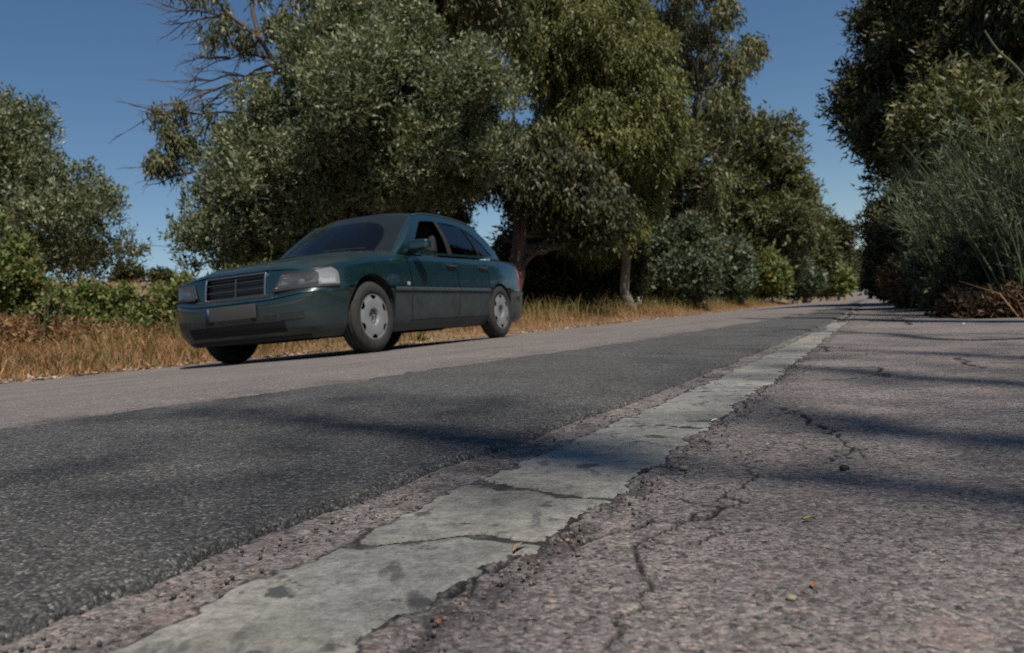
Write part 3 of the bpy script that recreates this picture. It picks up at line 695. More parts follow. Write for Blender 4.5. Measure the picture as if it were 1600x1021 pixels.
# windscreen, rear window, roof
def bil(bot, tp, n, mm, bulge):
    b, t_ = line(bot, mm), line(tp, mm); p = np.linspace(0, 1, n)[:, None, None]; G = b[None] * (1 - p) + t_[None] * p
    k = np.sin(np.pi * np.linspace(0, 1, n))[:, None]; G[..., 2] += bulge * k; return G
def cap(name, G, mat):
    F = grid_faces(*G.shape[:2]); a = Acc()
    for sd in (1, -1): a.add(*sided(G.reshape(-1, 3), F, sd))
    o = a.obj(name, mat, CAR, True); weld(o); return o
yA0, yA1 = float(S_(-.60, .895)), float(S_(-1.20, 1.325))
WB = catmull([(-.42, 0, .965), (-.445, .3, .958), (-.50, .55, .935), (-.585, yA0 - .045, .90)], 8); WTp = catmull([(-1.09, 0, 1.378), (-1.105, .25, 1.372), (-1.15, .45, 1.345), (-1.195, yA1 - .035, 1.326)], 8)
G = bil(WB, WTp, 14, 20, .012); cap('windscreen', G, P_WIND)
edge = G[:, -1]; po = np.array([(x_, S_(x_, z_), z_) for x_, z_ in line(A_out, 14)])
G2 = np.stack([edge + (0, 0, .003), (edge + po) / 2 + (.008, .006, .012), po], 1)
for sd in (1, -1): o = mesh('pillar_front_face', *sided(G2.reshape(-1, 3), grid_faces(14, 3), sd), P_CAR, CAR, True); weld(o)
yC0, yC1 = float(S_(-2.97, .985)), float(S_(-2.60, 1.305))
RBt = catmull([(-3.22, 0, .99), (-3.19, .3, .988), (-3.09, .55, .972), (-2.945, yC0 - .03, .955)], 8); RTp = catmull([(-2.68, 0, 1.362), (-2.67, .25, 1.355), (-2.64, .42, 1.33), (-2.60, yC1 - .02, 1.305)], 8)
G = bil(RBt, RTp, 12, 18, .010); cap('rear_window', G, P_GLASS)
edge = G[:, -1]; po = np.array([(x_, S_(x_, z_), z_) for x_, z_ in line(C_out[::-1], 12)])
G2 = np.stack([edge + (0, 0, .003), po], 1)
for sd in (1, -1): o = mesh('pillar_rear_face', *sided(G2.reshape(-1, 3), grid_faces(12, 2), sd), P_CAR, CAR, True); weld(o)
rail = np.array([(x_, S_(x_, z_), z_) for x_, z_ in line(RAIL_O, 26)])
p = np.linspace(0, 1, 26)[:, None, None]; q = np.linspace(0, 1, 20)[None, :, None]
f, b_ = line(np.concatenate([WTp[:-1], rail[:1]]), 20), line(np.concatenate([RTp[:-1], rail[-1:]]), 20); c_ = catmull([(-1.09, 0, 1.378), (-1.4, 0, 1.408), (-1.8, 0, 1.420), (-2.2, 0, 1.412), (-2.68, 0, 1.362)], 10); c_ = line(c_, 26)
G = (1 - p) * f[None] + p * b_[None] + (1 - q) * c_[:, None] + q * rail[:, None] - ((1 - p) * (1 - q) * f[0] + (1 - p) * q * f[-1] + p * (1 - q) * b_[0] + p * q * b_[-1])
G[..., 2] += .022 * (np.sin(np.pi * np.linspace(0, 1, 26)) ** .6)[:, None] * (np.linspace(0, 1, 20) * (1 - np.linspace(0, 1, 20) ** 5))[None, :] 
cap('roof', G, P_CAR)
a = Acc()
for sd in (1, -1):
    pr_ = rail * (1, sd, 1) + (0, 0, .004); a = Acc(); a.tube(pr_, .009, 6); a.obj('roof_gutter', P_TRIM, CAR, True)
# headlamps: reflector, hazed lens, clear indicator at the corner
def lamp_grid(q0, q1, lift, n):
    pp = np.linspace(q0, q1, n)[:, None]; qq = np.linspace(0, 1, 10)[None, :]
    u0 = UH0 + .045 + .065 * qq ** 1.2; u1 = UH1 - .006 - .075 * np.clip((qq - .5) / .5, 0, 1) ** 2.2
    u_ = u0 + (u1 - u0) * pp; zb = .592 - .35 * fshift(u_); zt = wall_top(u_) - .010 - .022 * (1 - pp) ** 2; z_ = zb + (zt - zb) * qq
    P = wall_pt(u_, z_); n_ = plan_n(u_); return np.stack([P[..., 0] + n_[..., 0] * lift, P[..., 1] + n_[..., 1] * lift, z_], -1)
def lamp_part(name, G, mat, par, sd): return mesh(name, *sided(G.reshape(-1, 3), grid_faces(*G.shape[:2]), sd), mat, par, True)
NP = WR[ui(UG - GAP):ui(UH1 + GAP) + 1, J_W0:JT + 1]; NPU = UU[ui(UG - GAP):ui(UH1 + GAP) + 1, J_W0:JT + 1]
def lamp_bowl(q0, q1, n, dep):
    G = lamp_grid(q0, q1, .0, n); Gb = lamp_grid(q0, q1, -1.0, n) - G; k = np.sin(np.pi * np.linspace(0.0, 1, n)) ** .5; kk = np.sin(np.pi * np.linspace(0, 1, 10)) ** .5
    return G + Gb * (dep * k[:, None] * kk[None, :] + .002)[..., None]
NF = grid_faces(*NP.shape[:2]); fu = NPU.ravel()[NF].mean(1); fz = NP[..., 2].ravel()[NF].mean(1)
q_ = np.clip((fz - .60) / .12, 0, 1); NF = NF[~((fu > UH0 + .065 + .065 * q_) & (fu < UH1 - .03 - .06 * np.clip((q_ - .5) / .5, 0, 1) ** 2) & (fz > .612) & (fz < wall_top(fu) - .045))]
for sd in (1, -1):
    mesh('nose_panel', *sided(NP.reshape(-1, 3), NF, sd), P_CAR, CAR, True)
    H = empty('headlight'); H.parent = CAR
    lamp_part('reflector', lamp_bowl(0, .655, 24, .06), P_REFL, H, sd); lamp_part('indicator_reflector', lamp_bowl(.665, 1, 16, .035), P_WHITE, H, sd)
    lamp_part('lens', lamp_grid(0, .655, .010, 22), P_LENS, H, sd); lamp_part('indicator', lamp_grid(.665, 1, .010, 16), P_IND, H, sd)
    pp = lamp_grid(-.01, 1.01, .006, 30); rim = np.concatenate([pp[:, 0], pp[-1, 1:], pp[::-1, -1][1:], pp[0, ::-1][1:]]); a = Acc(); a.tube(rim * (1, sd, 1), .006, 5); o = a.obj('seal', P_BLACK, H, True)
    bb = lamp_grid(0, 1, .004, 30)[:, 0]; a = Acc(); a.tube((bb - (0, 0, .014)) * (1, sd, 1), .014, 6); a.obj('lower_seal', P_BLACK, H, True)
    G = lamp_grid(.15, .5, -.012, 14)[:, 4]; c = G[7]; bm = bmesh.new(); bmesh.ops.create_uvsphere(bm, u_segments=16, v_segments=10, radius=.035)
    for v in bm.verts: v.co = Vector((c[0] - .035, sd * c[1], c[2])) + Vector((v.co.x * .6, v.co.y, v.co.z))
    bm_obj('bulb_shield', bm, P_WHITE, H)
# grille
GR = merge_lr('grille', 0, ui(UG - GAP), J_W0, JT, simple('grille_black', (.003, .003, .003), .5)); GR.data.transform(Matrix.Translation((-.03, 0, 0)))
GDZ = -.042
gy = np.linspace(-.31, .31, 40); gu = np.array([u_fy(abs(v)) for v in gy])
def gbar(z, r_, name, mat, lift=.002, z2=None):
    P = wall_pt(gu, np.full(40, z)); P[:, 1] = gy; pts = np.stack([P[:, 0] + lift, P[:, 1], np.full(40, z) + GDZ * (1 if z < .6 else np.clip((ztg - z) / (ztg - .6), 0, 1))], -1); a = Acc(); a.tube(pts, r_, 6); return a.obj(name, mat, GR, True)
ztg = float(ZT[0])
P_BAR = simple('grille_slat_grey', (.075, .08, .082), .4, .6)
for k in range(1, 3): gbar(.59 + (ztg - .59) * k / 3, .0042, 'slat', P_BAR, -.012)
gbar(ztg - .006, .010, 'chrome_top', P_CHROME); gbar(.592, .006, 'chrome_bottom', P_CHROME)
for yv in (-.312, .312, 0):
    zz = np.linspace(.588, ztg - .005, 8); P = wall_pt(np.full(8, u_fy(abs(yv))), zz); a = Acc(); a.tube(np.stack([P[:, 0] + (.003 if yv else -.012), np.full(8, yv), zz + GDZ * np.clip((ztg - zz) / (ztg - .6), 0, 1)], -1), .009 if yv else .005, 6); a.obj('chrome_side' if yv else 'divider', P_CHROME if yv else P_BAR, GR, True)
# intake slot, fog recess, bumper groove
def on_front(name, y0, y1, z0, z1, lift, mat, n=24):
    yy = np.linspace(y0, y1, n); uu = np.array([u_fy(abs(v)) for v in yy]); out = []
    zz = np.linspace(z0, z1, 6); V = []
    for v, u_ in zip(yy, uu):
        P = wall_pt(np.full(6, u_), zz); nn = plan_n(np.array([u_]))[0]; sg = np.sign(v) if v else 1
        V.append(np.stack([P[:, 0] + nn[0] * lift, sg * (P[:, 1] + nn[1] * lift), zz - fshift(u_) * np.clip((zz - .33) / .18, 0, 1)], -1))
    V = np.array(V); return mesh(name, V.reshape(-1, 3), grid_faces(n, 6), mat, FB, True)
on_front('lower_intake_shade', -.50, .50, .235, .325, .003, P_UNDER, 40)  # black sheet for the intake; also paints in the shade low on the bumper
for sd in (1, -1): on_front('fog_recess', sd * .47, sd * .66, .335, .395, .004, P_BLACK, 16)
for sd in (1, -1): on_front('intake_slot', sd * .20, sd * .44, .345, .39, .003, P_BLACK, 14)
on_front('bumper_groove', -.74, .74, .500, .509, .003, P_BLACK, 60)
on_front('bumper_gap', -.80, .80, .571, .588, .004, P_UNDER, 60)
on_front('bumper_strip', -.79, .79, .543, .566, .006, P_CAR, 60)
on_front('bumper_lip', -.70, .70, .185, .20, .010, P_BLACK, 60)
# number plate
bm = bmesh.new(); bevel_box(bm, (.832, 0, .425), (.012, .52, .115), .004); PLT = bm_obj('number_plate', bm, P_PLATE, CAR)
bm = bmesh.new(); bevel_box(bm, (.8395, -.24, .425), (.002, .036, .106), 0); bm_obj('blue_band', bm, P_EU, PLT)
bm = bmesh.new(); bevel_box(bm, (-.60, float(wall_pt(np.array([u_x(-.6)]), np.array([.605]))[0, 1]) + .002, .607), (.045, .004, .030), .001)
bm_obj('side_badge', bm, P_BADGE, CAR)
# door handles, fuel flap glint omitted
for (nm, sd), d_ in doors.items():
    hx = {'front_door': -1.50, 'rear_door': -2.27}[nm]; y_ = float(wall_pt(np.array([u_x(hx)]), np.array([.80]))[0, 1])
    bm = bmesh.new(); bevel_box(bm, (hx, sd * (y_ - .002), .795), (.20, .008, .058), .003); bm_obj('handle_recess', bm, P_BLACK, d_)
    bm = bmesh.new(); bevel_box(bm, (hx, sd * (y_ + .022), .805), (.19, .022, .030), .009, seg=3); bm_obj('handle', bm, P_CAR, d_)
# mirrors
for sd in (1, -1):
    bm = bmesh.new(); bevel_box(bm, (0, 0, 0), (.12, .215, .125), .040, seg=4)
    for v in bm.verts:
        k = (v.co.y * 1 + .1) / .2
        if v.co.x > 0: v.co.x *= (1.15 - .35 * k)
        v.co.z *= 1.0 - .18 * k
    bmesh.ops.transform(bm, matrix=Matrix.Translation((-.775, sd * .915 + (0 if sd > 0 else .03), .967 if sd > 0 else .925)) @ (Matrix.Scale(1 if sd > 0 else .8, 4)) @ Matrix.Rotation(sd * -.12, 4, 'Z') @ Matrix.Diagonal((1, sd, 1, 1)), verts=bm.verts); bmesh.ops.recalc_face_normals(bm, faces=bm.faces)
    MI = bm_obj('wing_mirror', bm, P_CAR, CAR)
    bm = bmesh.new(); bevel_box(bm, (-.79, sd * .81, .925), (.07, .13, .045), .012); bm_obj('mirror_arm', bm, P_BLACK, MI)
    bm = bmesh.new(); bevel_box(bm, (-.837 if sd > 0 else -.824, sd * (.915 if sd > 0 else .885), .967 if sd > 0 else .925), (.006, .17, .09) if sd > 0 else (.006, .13, .07), .002); bm_obj('mirror_glass', bm, P_CHROME, MI)
# wiper
a = Acc(); a.tube([(-.45, .12, .978), (-.50, -.2, .995), (-.52, -.48, .985)], .008, 6); a.tube([(-.485, .50, .972), (-.47, .1, .992), (-.50, -.50, .985)], .007, 5); a.obj('wiper', P_BLACK, CAR)
# wheel houses, underbody, exhaust
for ax, az, ar in ARCH:
    for sd in (1, -1):
        aa = np.linspace(-.35, np.pi + .35, 40); a = Acc()
        ring = lambda r_, y_: np.stack([ax + r_ * np.cos(aa), np.full(40, sd * y_), az + r_ * np.sin(aa)], -1)
        yl = np.array([float(wall_pt(np.array([u_x(np.clip(ax + ar * math.cos(v), -3.5, .42))]), np.array([max(az + ar * math.sin(v), .2)]))[0, 1]) for v in aa])
        r0 = ring(ar, 0); r0[:, 1] = sd * (yl + .001); r1 = r0.copy(); r1[:, 1] = sd * (yl - .02); r2 = ring(ar - .012, .80); r2[:, 1] = sd * (yl - .022); r3 = ring(ar - .005, .55)
        V = np.stack([r0, r1, r2, r3], 1); mesh('wheel_housing', V.reshape(-1, 3), grid_faces(40, 4), P_UNDER, CAR, True)
        dsk = Acc(); dsk.add(np.concatenate([r3, [[ax, sd * .55, az - .1]]]), np.array([[i, i + 1, 40, 40] for i in range(39)])); dsk.obj('housing_wall', P_UNDER, CAR)
bm = bmesh.new()
bevel_box(bm, (-1.35, 0, .36), (3.9, 1.08, .34), .05); bevel_box(bm, (-1.345, 0, .36), (1.92, 1.50, .30), .05); bevel_box(bm, (.52, 0, .36), (.26, 1.2, .28), .05); bevel_box(bm, (-3.3, 0, .42), (.5, 1.3, .3), .05)
bevel_box(bm, (.25, 0, .185), (.5, .55, .06), .02); bevel_box(bm, (-1.6, .18, .19), (1.6, .12, .08), .03); bevel_box(bm, (-3.2, -.35, .26), (.5, .25, .16), .05)
bm_obj('underbody', bm, P_UNDER, CAR, False)
# cabin
bm = bmesh.new(); bevel_box(bm, (-1.80, 0, .70), (2.3, 1.44, .30), .03); bevel_box(bm, (-.72, 0, .82), (.45, 1.34, .16), .06); bm_obj('cabin_floor', bm, P_INT, CAR)
for sd in (1, -1):
    bm = bmesh.new(); bevel_box(bm, (-1.66, sd * .36, .95), (.14, .48, .42), .05, Matrix.Rotation(-.3, 4, 'Y'), 3); ST = bm_obj('front_seat', bm, P_INT, CAR)
    bm = bmesh.new(); bevel_box(bm, (-1.745, sd * .36, 1.215), (.09, .26, .15), .035, Matrix.Rotation(-.2, 4, 'Y'), 3); bm_obj('headrest', bm, P_INT, ST)
bm = bmesh.new(); bevel_box(bm, (-2.62, 0, .95), (.16, 1.25, .36), .05, Matrix.Rotation(-.35, 4, 'Y'), 3); bm_obj('rear_seat', bm, P_INT, CAR)
aa = np.linspace(0, 2 * np.pi, 26); a = Acc(); a.tube(np.stack([-1.05 - .07 * np.sin(aa), .36 + .19 * np.cos(aa), .90 + .175 * np.sin(aa)], -1), .014, 7); a.tube([(-1.05, .18, .9), (-1.04, .36, .9), (-1.05, .54, .9)], .018, 5); a.obj('steering_wheel', P_INT, CAR)
bm = bmesh.new(); bevel_box(bm, (-1.12, 0, 1.30), (.03, .22, .06), .012); bm_obj('interior_mirror', bm, P_INT, CAR)
# wheels
def lathe(prof, n=48):
    prof = np.asarray(prof, float); aa = np.linspace(0, 2 * np.pi, n, endpoint=False)
    V = np.stack([prof[:, None, 1] * np.cos(aa), np.broadcast_to(prof[:, None, 0], (len(prof), n)), prof[:, None, 1] * np.sin(aa)], -1).reshape(-1, 3)
    i = np.arange(len(prof) - 1)[:, None] * n; j = np.arange(n)[None]; k = (j + 1) % n
    return V, np.stack([i + j, i + n + j, i + n + k, i + k], -1).reshape(-1, 4)
def make_wheel(x, sd, steer, rot):
    W = empty('wheel', (x, sd * .755, .311), (0, 0, steer + (math.pi if sd < 0 else 0))); W.parent = CAR
    tv, tf = lathe([(.07, .19), (.085, .20), (.092, .225), (.094, .25), (.088, .278), (.074, .297), (.060, .3065), (.056, .3025), (.052, .309), (.02, .311), (.017, .305), (.012, .311), (-.012, .311), (-.017, .305), (-.02, .311), (-.052, .309), (-.056, .3025), (-.06, .3065), (-.085, .28), (-.092, .24), (-.08, .19)], 72)
    mesh('tyre', tv, tf, P_TYRE, W, True)
    dv, df = lathe([(.03, .001), (.035, .12), (.04, .19), (.06, .196)], 40); mesh('rim', dv, df, P_STEEL, W)
    rr = np.array([.001, .02, .052, .058, .063, .074, .095, .115, .124, .130, .136, .142, .148, .154, .160, .166, .170, .176, .184, .190, .195]); yy = np.array([.058, .058, .058, .060, .082, .084, .086, .086, .086, .086, .086, .085, .084, .083, .082, .081, .081, .082, .083, .080, .068])
    hv, hf = lathe(np.stack([yy, rr * 1.075], -1), 120)
    cen = hv[hf].mean(1); rc = np.hypot(cen[:, 0], cen[:, 2]); ac = np.degrees(np.arctan2(cen[:, 2], cen[:, 0])) - rot
    da = np.abs((ac + 30) % 60 - 30) * np.pi / 180 * rc
    rc = rc / 1.075; slot = (rc > .144) & (rc < .173) & (da < .016 + .020 * np.clip((rc - .142) / .024, 0, 1) ** .8)
    mesh('hubcap', hv, hf[~slot], P_HUB, W, True)
    # three pointed star and its ring in the centre recess, coloured dark for the shadow there
    a = Acc()
    for k in range(3):
        an = math.radians(90 + 120 * k + rot); tip = np.array([.050 * math.cos(an), .066, .050 * math.sin(an)]); bl = np.array([.008 * math.cos(an + 1.047), .066, .008 * math.sin(an + 1.047)]); br = np.array([.008 * math.cos(an - 1.047), .066, .008 * math.sin(an - 1.047)]); ce = np.array([0, .070, 0])
        a.add([ce, bl, tip, br], np.array([[0, 1, 2, 2], [0, 2, 3, 3]]))
    aa = np.linspace(0, 2 * np.pi, 30); a.tube(np.stack([.056 * np.cos(aa), np.full(30, .062), .056 * np.sin(aa)], -1), .0035, 5)
    a.obj('star_emblem', P_STEEL, W)
make_wheel(0, 1, -.05, 93); make_wheel(0, -1, -.05, 70); make_wheel(-2.69, 1, 0, 91); make_wheel(-2.69, -1, 0, 60)
CAR.location = (-1.949, 7.521, 0); CAR.rotation_euler = (0, 0, R_(246.5))
for o in [q for q in bpy.data.objects if q.parent in (CAR,) and q.name.startswith('pillar_front')]: pass
tag(CAR, 'dusty dark teal four-door saloon with silver hubcaps standing on the far lane', 'car')

# ------------------------------------------------------------------ vegetation
rng = np.random.default_rng(11)
def unit(n, r=rng):
    v = r.normal(size=(n, 3)); return v / np.linalg.norm(v, axis=1)[:, None]
def leaves(P, D, Nn, L, Wd, tri=False):
    """diamond leaves at P along D with face normal Nn -> verts, quads"""
    D = D / (np.linalg.norm(D, axis=1)[:, None] + 1e-9); X = np.cross(D, Nn); X /= np.linalg.norm(X, axis=1)[:, None] + 1e-9
    L = np.broadcast_to(np.asarray(L, float), (len(P),))[:, None]; Wd = np.broadcast_to(np.asarray(Wd, float), (len(P),))[:, None]
    if tri: return np.stack([P - X * Wd * .5, P + X * Wd * .5, P + D * L], 1).reshape(-1, 3), np.arange(len(P) * 3).reshape(-1, 3)
    V = np.stack([P, P + D * L * .45 + X * Wd * .5, P + D * L, P + D * L * .45 - X * Wd * .5], 1).reshape(-1, 3)
    return V, np.arange(len(P) * 4).reshape(-1, 4)
def inpoly(p, poly):
    x, y = p[:, 0], p[:, 1]; c = np.zeros(len(p), bool); n = len(poly); j = n - 1
    for i in range(n):
        xi, yi = poly[i]; xj, yj = poly[j]
        c ^= ((yi > y) != (yj > y)) & (x < (xj - xi) * (y - yi) / (yj - yi + 1e-9) + xi); j = i
    return c
def edged(p, poly):
    best = np.full(len(p), 1e9)
    for a, b in zip(poly, poly[1:] + poly[:1]):
        a = np.array(a, float); e = np.array(b, float) - a; u = np.clip(((p - a) @ e) / (e @ e), 0, 1); best = np.minimum(best, np.hypot(*(p - a - u[:, None] * e).T))
    return best
def clumps(poly, depth, thick, n, rmin, rmax, r, ground=True):
    """crown volume: clump centres filling an outline seen at this distance, with real depth"""
    poly = [tuple(q) for q in poly]; A = np.array(poly, float); lo, hi = A.min(0), A.max(0); C, Rr = [], []
    mpp = depth / FPX; P = lo + (hi - lo) * r.random((n * 30, 2)); P = P[inpoly(P, poly)]; d = edged(P, poly); dm = d.max()
    k = 0
    for p_, e in zip(P, d):
        rad = rmin + (rmax - rmin) * r.random(); rad = min(rad, max(rmin * .45, e * mpp * 1.05))
        if e * mpp < rad * .75 and r.random() < .85: continue
        zz = thick * math.sqrt(min(1, e / dm + .05)) * (r.random() * 2 - 1)
        C.append(at(p_[0], p_[1], depth) + np.array([0, zz, 0])); Rr.append(rad); k += 1
        if k >= n: break
    return np.array(C), np.array(Rr)
def foliage(C, Rr, per, L, Wd, style, r, spray=9, core=10):
    """sprays of leaves spread through the clumps"""
    wts = Rr ** 2 / (Rr ** 2).mean(); PP, DD, NN = [], [], []
    for c, rad, wq in zip(C, Rr, wts):
        n = max(4, int(per * wq / spray)); d = unit(n, r); q = r.random(n) ** .34
        base = c + d * (rad * q)[:, None] * np.array([1, 1, .85])
        if style == 'hang': td = d * .45 + np.array([0, 0, -1.0]) + r.normal(0, .25, (n, 3))
        elif style == 'up': td = d * .7 + np.array([0, 0, .75]) + r.normal(0, .3, (n, 3))
        else: td = d + np.array([0, 0, .25]) + r.normal(0, .45, (n, 3))
        td /= np.linalg.norm(td, axis=1)[:, None]
        k = np.arange(spray)[None, :, None] / spray
        pos = base[:, None] + td[:, None] * (k - .3) * L * 3.2 + r.normal(0, L * .35, (n, spray, 3))
        dr = td[:, None] * .9 + r.normal(0, .55, (n, spray, 3)) + (np.array([0, 0, -.7]) if style == 'hang' else 0)
        PP.append(pos.reshape(-1, 3)); DD.append(dr.reshape(-1, 3))
        NN.append((d[:, None] * .6 + r.normal(0, .7, (n, spray, 3)) + np.array([0, 0, .35])).reshape(-1, 3))
    P = np.concatenate(PP); D = np.concatenate(DD); Nn = np.concatenate(NN); f = r.uniform(.7, 1.45, len(P)); fw = f * 1.25
    m_ = core   # broad inner leaves close the heart of each clump
    Q = (C[:, None] + unit(len(C) * m_, r).reshape(len(C), m_, 3) * (Rr[:, None] * r.random((len(C), m_)) ** .5 * .72)[..., None]).reshape(-1, 3)
    big = np.repeat(Rr * .55, m_) * r.uniform(.6, 1.1, len(Q))
    P = np.concatenate([P, Q - 0]); D = np.concatenate([D, unit(len(Q), r)]); Nn = np.concatenate([Nn, unit(len(Q), r)])
    return leaves(P, D, Nn, np.concatenate([L * f, big]), np.concatenate([Wd * fw, big * .55]), style != 'bram')
def bent(a, b, n, sag, r):
    t = np.linspace(0, 1, n)[:, None]; a = np.asarray(a, float); b = np.asarray(b, float); m_ = r.normal(0, 1, 3) * np.linalg.norm(b - a) * sag
    j = r.normal(0, 1, (n, 3)) * np.linalg.norm(b - a) * .012; j[0] = 0
    return a + (b - a) * t + m_ * (t * (1 - t)) * 2 + j
def tree(name, label, cat, poly, depth, thick, base, n, per, rr, leaf, lm, bm_, style='spread', seed=0, trunk_r=.16, group=None, fork=.45, limbs=14, spray=9, extra=None, lean=None, core=10):
    """base: (px, depth) of the foot of the trunk"""
    r = np.random.default_rng(seed + 100)
    b0 = at(base[0], 480, base[1]); b0[2] = gz(b0[0], b0[1]) - .06
    t_ = empty(name, tuple(b0)); off = b0
    C, Rr = clumps(poly, depth, thick, n, rr[0], rr[1], r)
    keep = C[:, 2] > np.array([gz(c[0], c[1]) for c in C]) + .1; C, Rr = C[keep], Rr[keep]
    V, F = foliage(C, Rr, per, leaf[0], leaf[1], style, r, spray, core)
    mesh('crown', V - off, F, lm, t_)
    a = Acc(); top = C.mean(0) + (0, 0, .25 * (C[:, 2].max() - C[:, 2].mean())); top = b0 + (top - b0) * np.array([.75, .75, 1])
    P = bent(b0, top, 12, .05, r); rad = np.linspace(trunk_r, trunk_r * .35, 12); rad[0] *= 1.35
    a.tube(P, rad, 9)
    for i in r.choice(len(C), min(limbs, len(C)), replace=False):
        k = int(np.clip(round((fork + (r.random() - .3) * .5) * 11), 2, 10)); st = P[k]
        if C[i][2] < st[2] - .3: st = P[max(2, k - 4)]
        Q = bent(st, C[i], 9, .12, r); a.tube(Q, np.linspace(rad[k] * .55, .012, 9), 6)
        for _ in range(3):
            e = C[i] + unit(1, r)[0] * Rr[i] * .5; a.tube(bent(Q[r.integers(4, 8)], e, 5, .1, r), np.linspace(.018, .005, 5), 4)
    if extra: extra(a, r, b0)
    a.V = [v - off for v in a.V]; a.obj('trunk', bm_, t_, True)
    return tag(t_, label, cat, group)

# left: silvery tree past the front of the car
tree('olive_tree', 'broad grey-green tree beside the bramble bank, ahead of the parked car', 'tree',
     [(-260, 150), (-120, 80), (0, 122), (40, 140), (75, 175), (62, 215), (120, 245), (160, 262), (190, 305), (214, 345), (205, 400), (175, 445), (90, 462), (0, 470), (-160, 470), (-280, 330)], 17, 2.2, (20, 17.3), 115, 1250, (.45, .85), (.080, .031), L_OLIVE, B_OLIVE, 'up', 1, .18)
tree('olive_tree', 'rounded silvery olive-like tree standing directly behind the parked car', 'tree',
     [(290, 420), (300, 350), (310, 300), (345, 215), (400, 160), (450, 130), (462, 75), (500, 35), (560, 22), (610, 30), (660, 15), (690, 50), (700, 95), (745, 60), (800, 95), (828, 150), (822, 215), (795, 270), (815, 230), (770, 300), (700, 330), (620, 345), (560, 352), (480, 385), (420, 420), (350, 440), (300, 440)], 15.0, 2.3, (600, 15.8), 230, 1150, (.38, .70), (.072, .028), L_OLIVE, B_OLIVE, 'up', 2, .2, limbs=22)
# dark understory filling the space behind the car under the crowns
def shrub(name, label, cat, poly, depth, thick, n, per, rr, leaf, lm, seed, style='spread', group=None, bm_=None):
    r = np.random.default_rng(seed + 500); A = np.array(poly, float); cx = A[:, 0].mean(); b0 = at(cx, 480, depth); b0[2] = gz(b0[0], b0[1]) - .05
    t_ = empty(name, tuple(b0)); C, Rr = clumps(poly, depth, thick, n, rr[0], rr[1], r)
    gzz = np.array([gz(c[0], c[1]) for c in C]); C[:, 2] = np.maximum(C[:, 2], gzz + Rr * .5)
    V, F = foliage(C, Rr, per, leaf[0], leaf[1], style, r, 7); mesh('foliage', V - b0, F, lm, t_)
    a = Acc()
    for c in C[::3]:
        f_ = b0 + np.array([(c[0] - b0[0]) * .5, (c[1] - b0[1]) * .5, 0]); f_[2] = gz(f_[0], f_[1]) - .05; a.tube(bent(f_, c, 6, .1, r), np.linspace(.022, .006, 6), 5)
    a.V = [v - b0 for v in a.V]; a.obj('stems', bm_ or B_TWIG, t_, True); return tag(t_, label, cat, group)
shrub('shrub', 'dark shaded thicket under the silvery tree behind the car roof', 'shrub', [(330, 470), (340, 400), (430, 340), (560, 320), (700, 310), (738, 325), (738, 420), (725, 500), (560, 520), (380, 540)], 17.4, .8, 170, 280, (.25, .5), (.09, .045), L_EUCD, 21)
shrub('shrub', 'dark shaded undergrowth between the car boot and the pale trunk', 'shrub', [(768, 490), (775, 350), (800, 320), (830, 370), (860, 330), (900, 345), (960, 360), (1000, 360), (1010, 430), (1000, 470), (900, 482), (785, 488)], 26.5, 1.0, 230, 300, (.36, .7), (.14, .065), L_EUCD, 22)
# tall eucalyptus behind with the bare limb reaching out to the left
def dead_limb(a, r, b0):
    D = 19.0; main = [at(560, 200, D), at(480, 150, D), at(437, 112, D), at(405, 60, D - .3), at(360, 25, D - .5), at(320, -20, D - .6)]
    a.tube(main, [.11, .09, .07, .055, .042, .03], 8)
    a.tube([at(405, 60, D - .3), at(395, 20, D - .2), at(390, -40, D)], [.06, .05, .04], 6)
    def twig(P0, P1, n, r0):
        Q = bent(P0, P1, 8, .10, r); a.tube(Q, np.linspace(r0, .006, 8), 5)
        for _ in range(n):
            k = r.integers(2, 7); d = (P1 - P0) * .35 + unit(1, r)[0] * np.linalg.norm(P1 - P0) * .22 + np.array([0, 0, -.08]); Z = bent(Q[k], Q[k] + d, 5, .12, r); a.tube(Z, np.linspace(r0 * .4, .004, 5), 4)
            for _ in range(2):
                k2 = r.integers(1, 4); a.tube(bent(Z[k2], Z[k2] + d * .45 + unit(1, r)[0] * .18, 4, .1, r), np.linspace(.008, .003, 4), 3)
    for P0, P1 in (((437, 112), (262, 130)), ((425, 100), (250, 165)), ((437, 112), (330, 175)), ((405, 62), (300, 110)), ((360, 25), (275, 45)), ((380, 180), (215, 175)), ((340, 250), (245, 205)), ((330, 240), (225, 255)), ((345, 265), (250, 275)), ((330, 175), (310, 235)), ((360, 90), (290, 95)), ((437, 112), (350, 150)), ((400, 50), (330, 20)), ((380, 40), (290, 70)), ((437, 112), (300, 150)), ((420, 90), (340, 60)), ((460, 130), (390, 60)), ((340, 250), (280, 240)), ((370, 30), (250, 10)), ((437, 112), (470, 30))):
        twig(at(*P0, D + r.uniform(-.5, .5)), at(*P1, D + r.uniform(-.6, .6)), 7, .035)
    a.tube(bent(at(500, 200, D), at(340, 250, D - .2), 9, .08, r), np.linspace(.07, .03, 9), 6)
tree('eucalyptus_tree', 'tall eucalyptus with a bare twiggy limb reaching out above the silvery tree', 'tree',
     [(480, -40), (470, 40), (560, 60), (640, 30), (720, 80), (830, 60), (840, -40), (740, -160), (560, -160)], 19.5, 2.2, (640, 20.5), 120, 380, (.45, .85), (.14, .04), L_EUC, B_TWIG, 'hang', 3, .24, extra=dead_limb, limbs=12)
def spray_tree(): pass
r_ = np.random.default_rng(77)
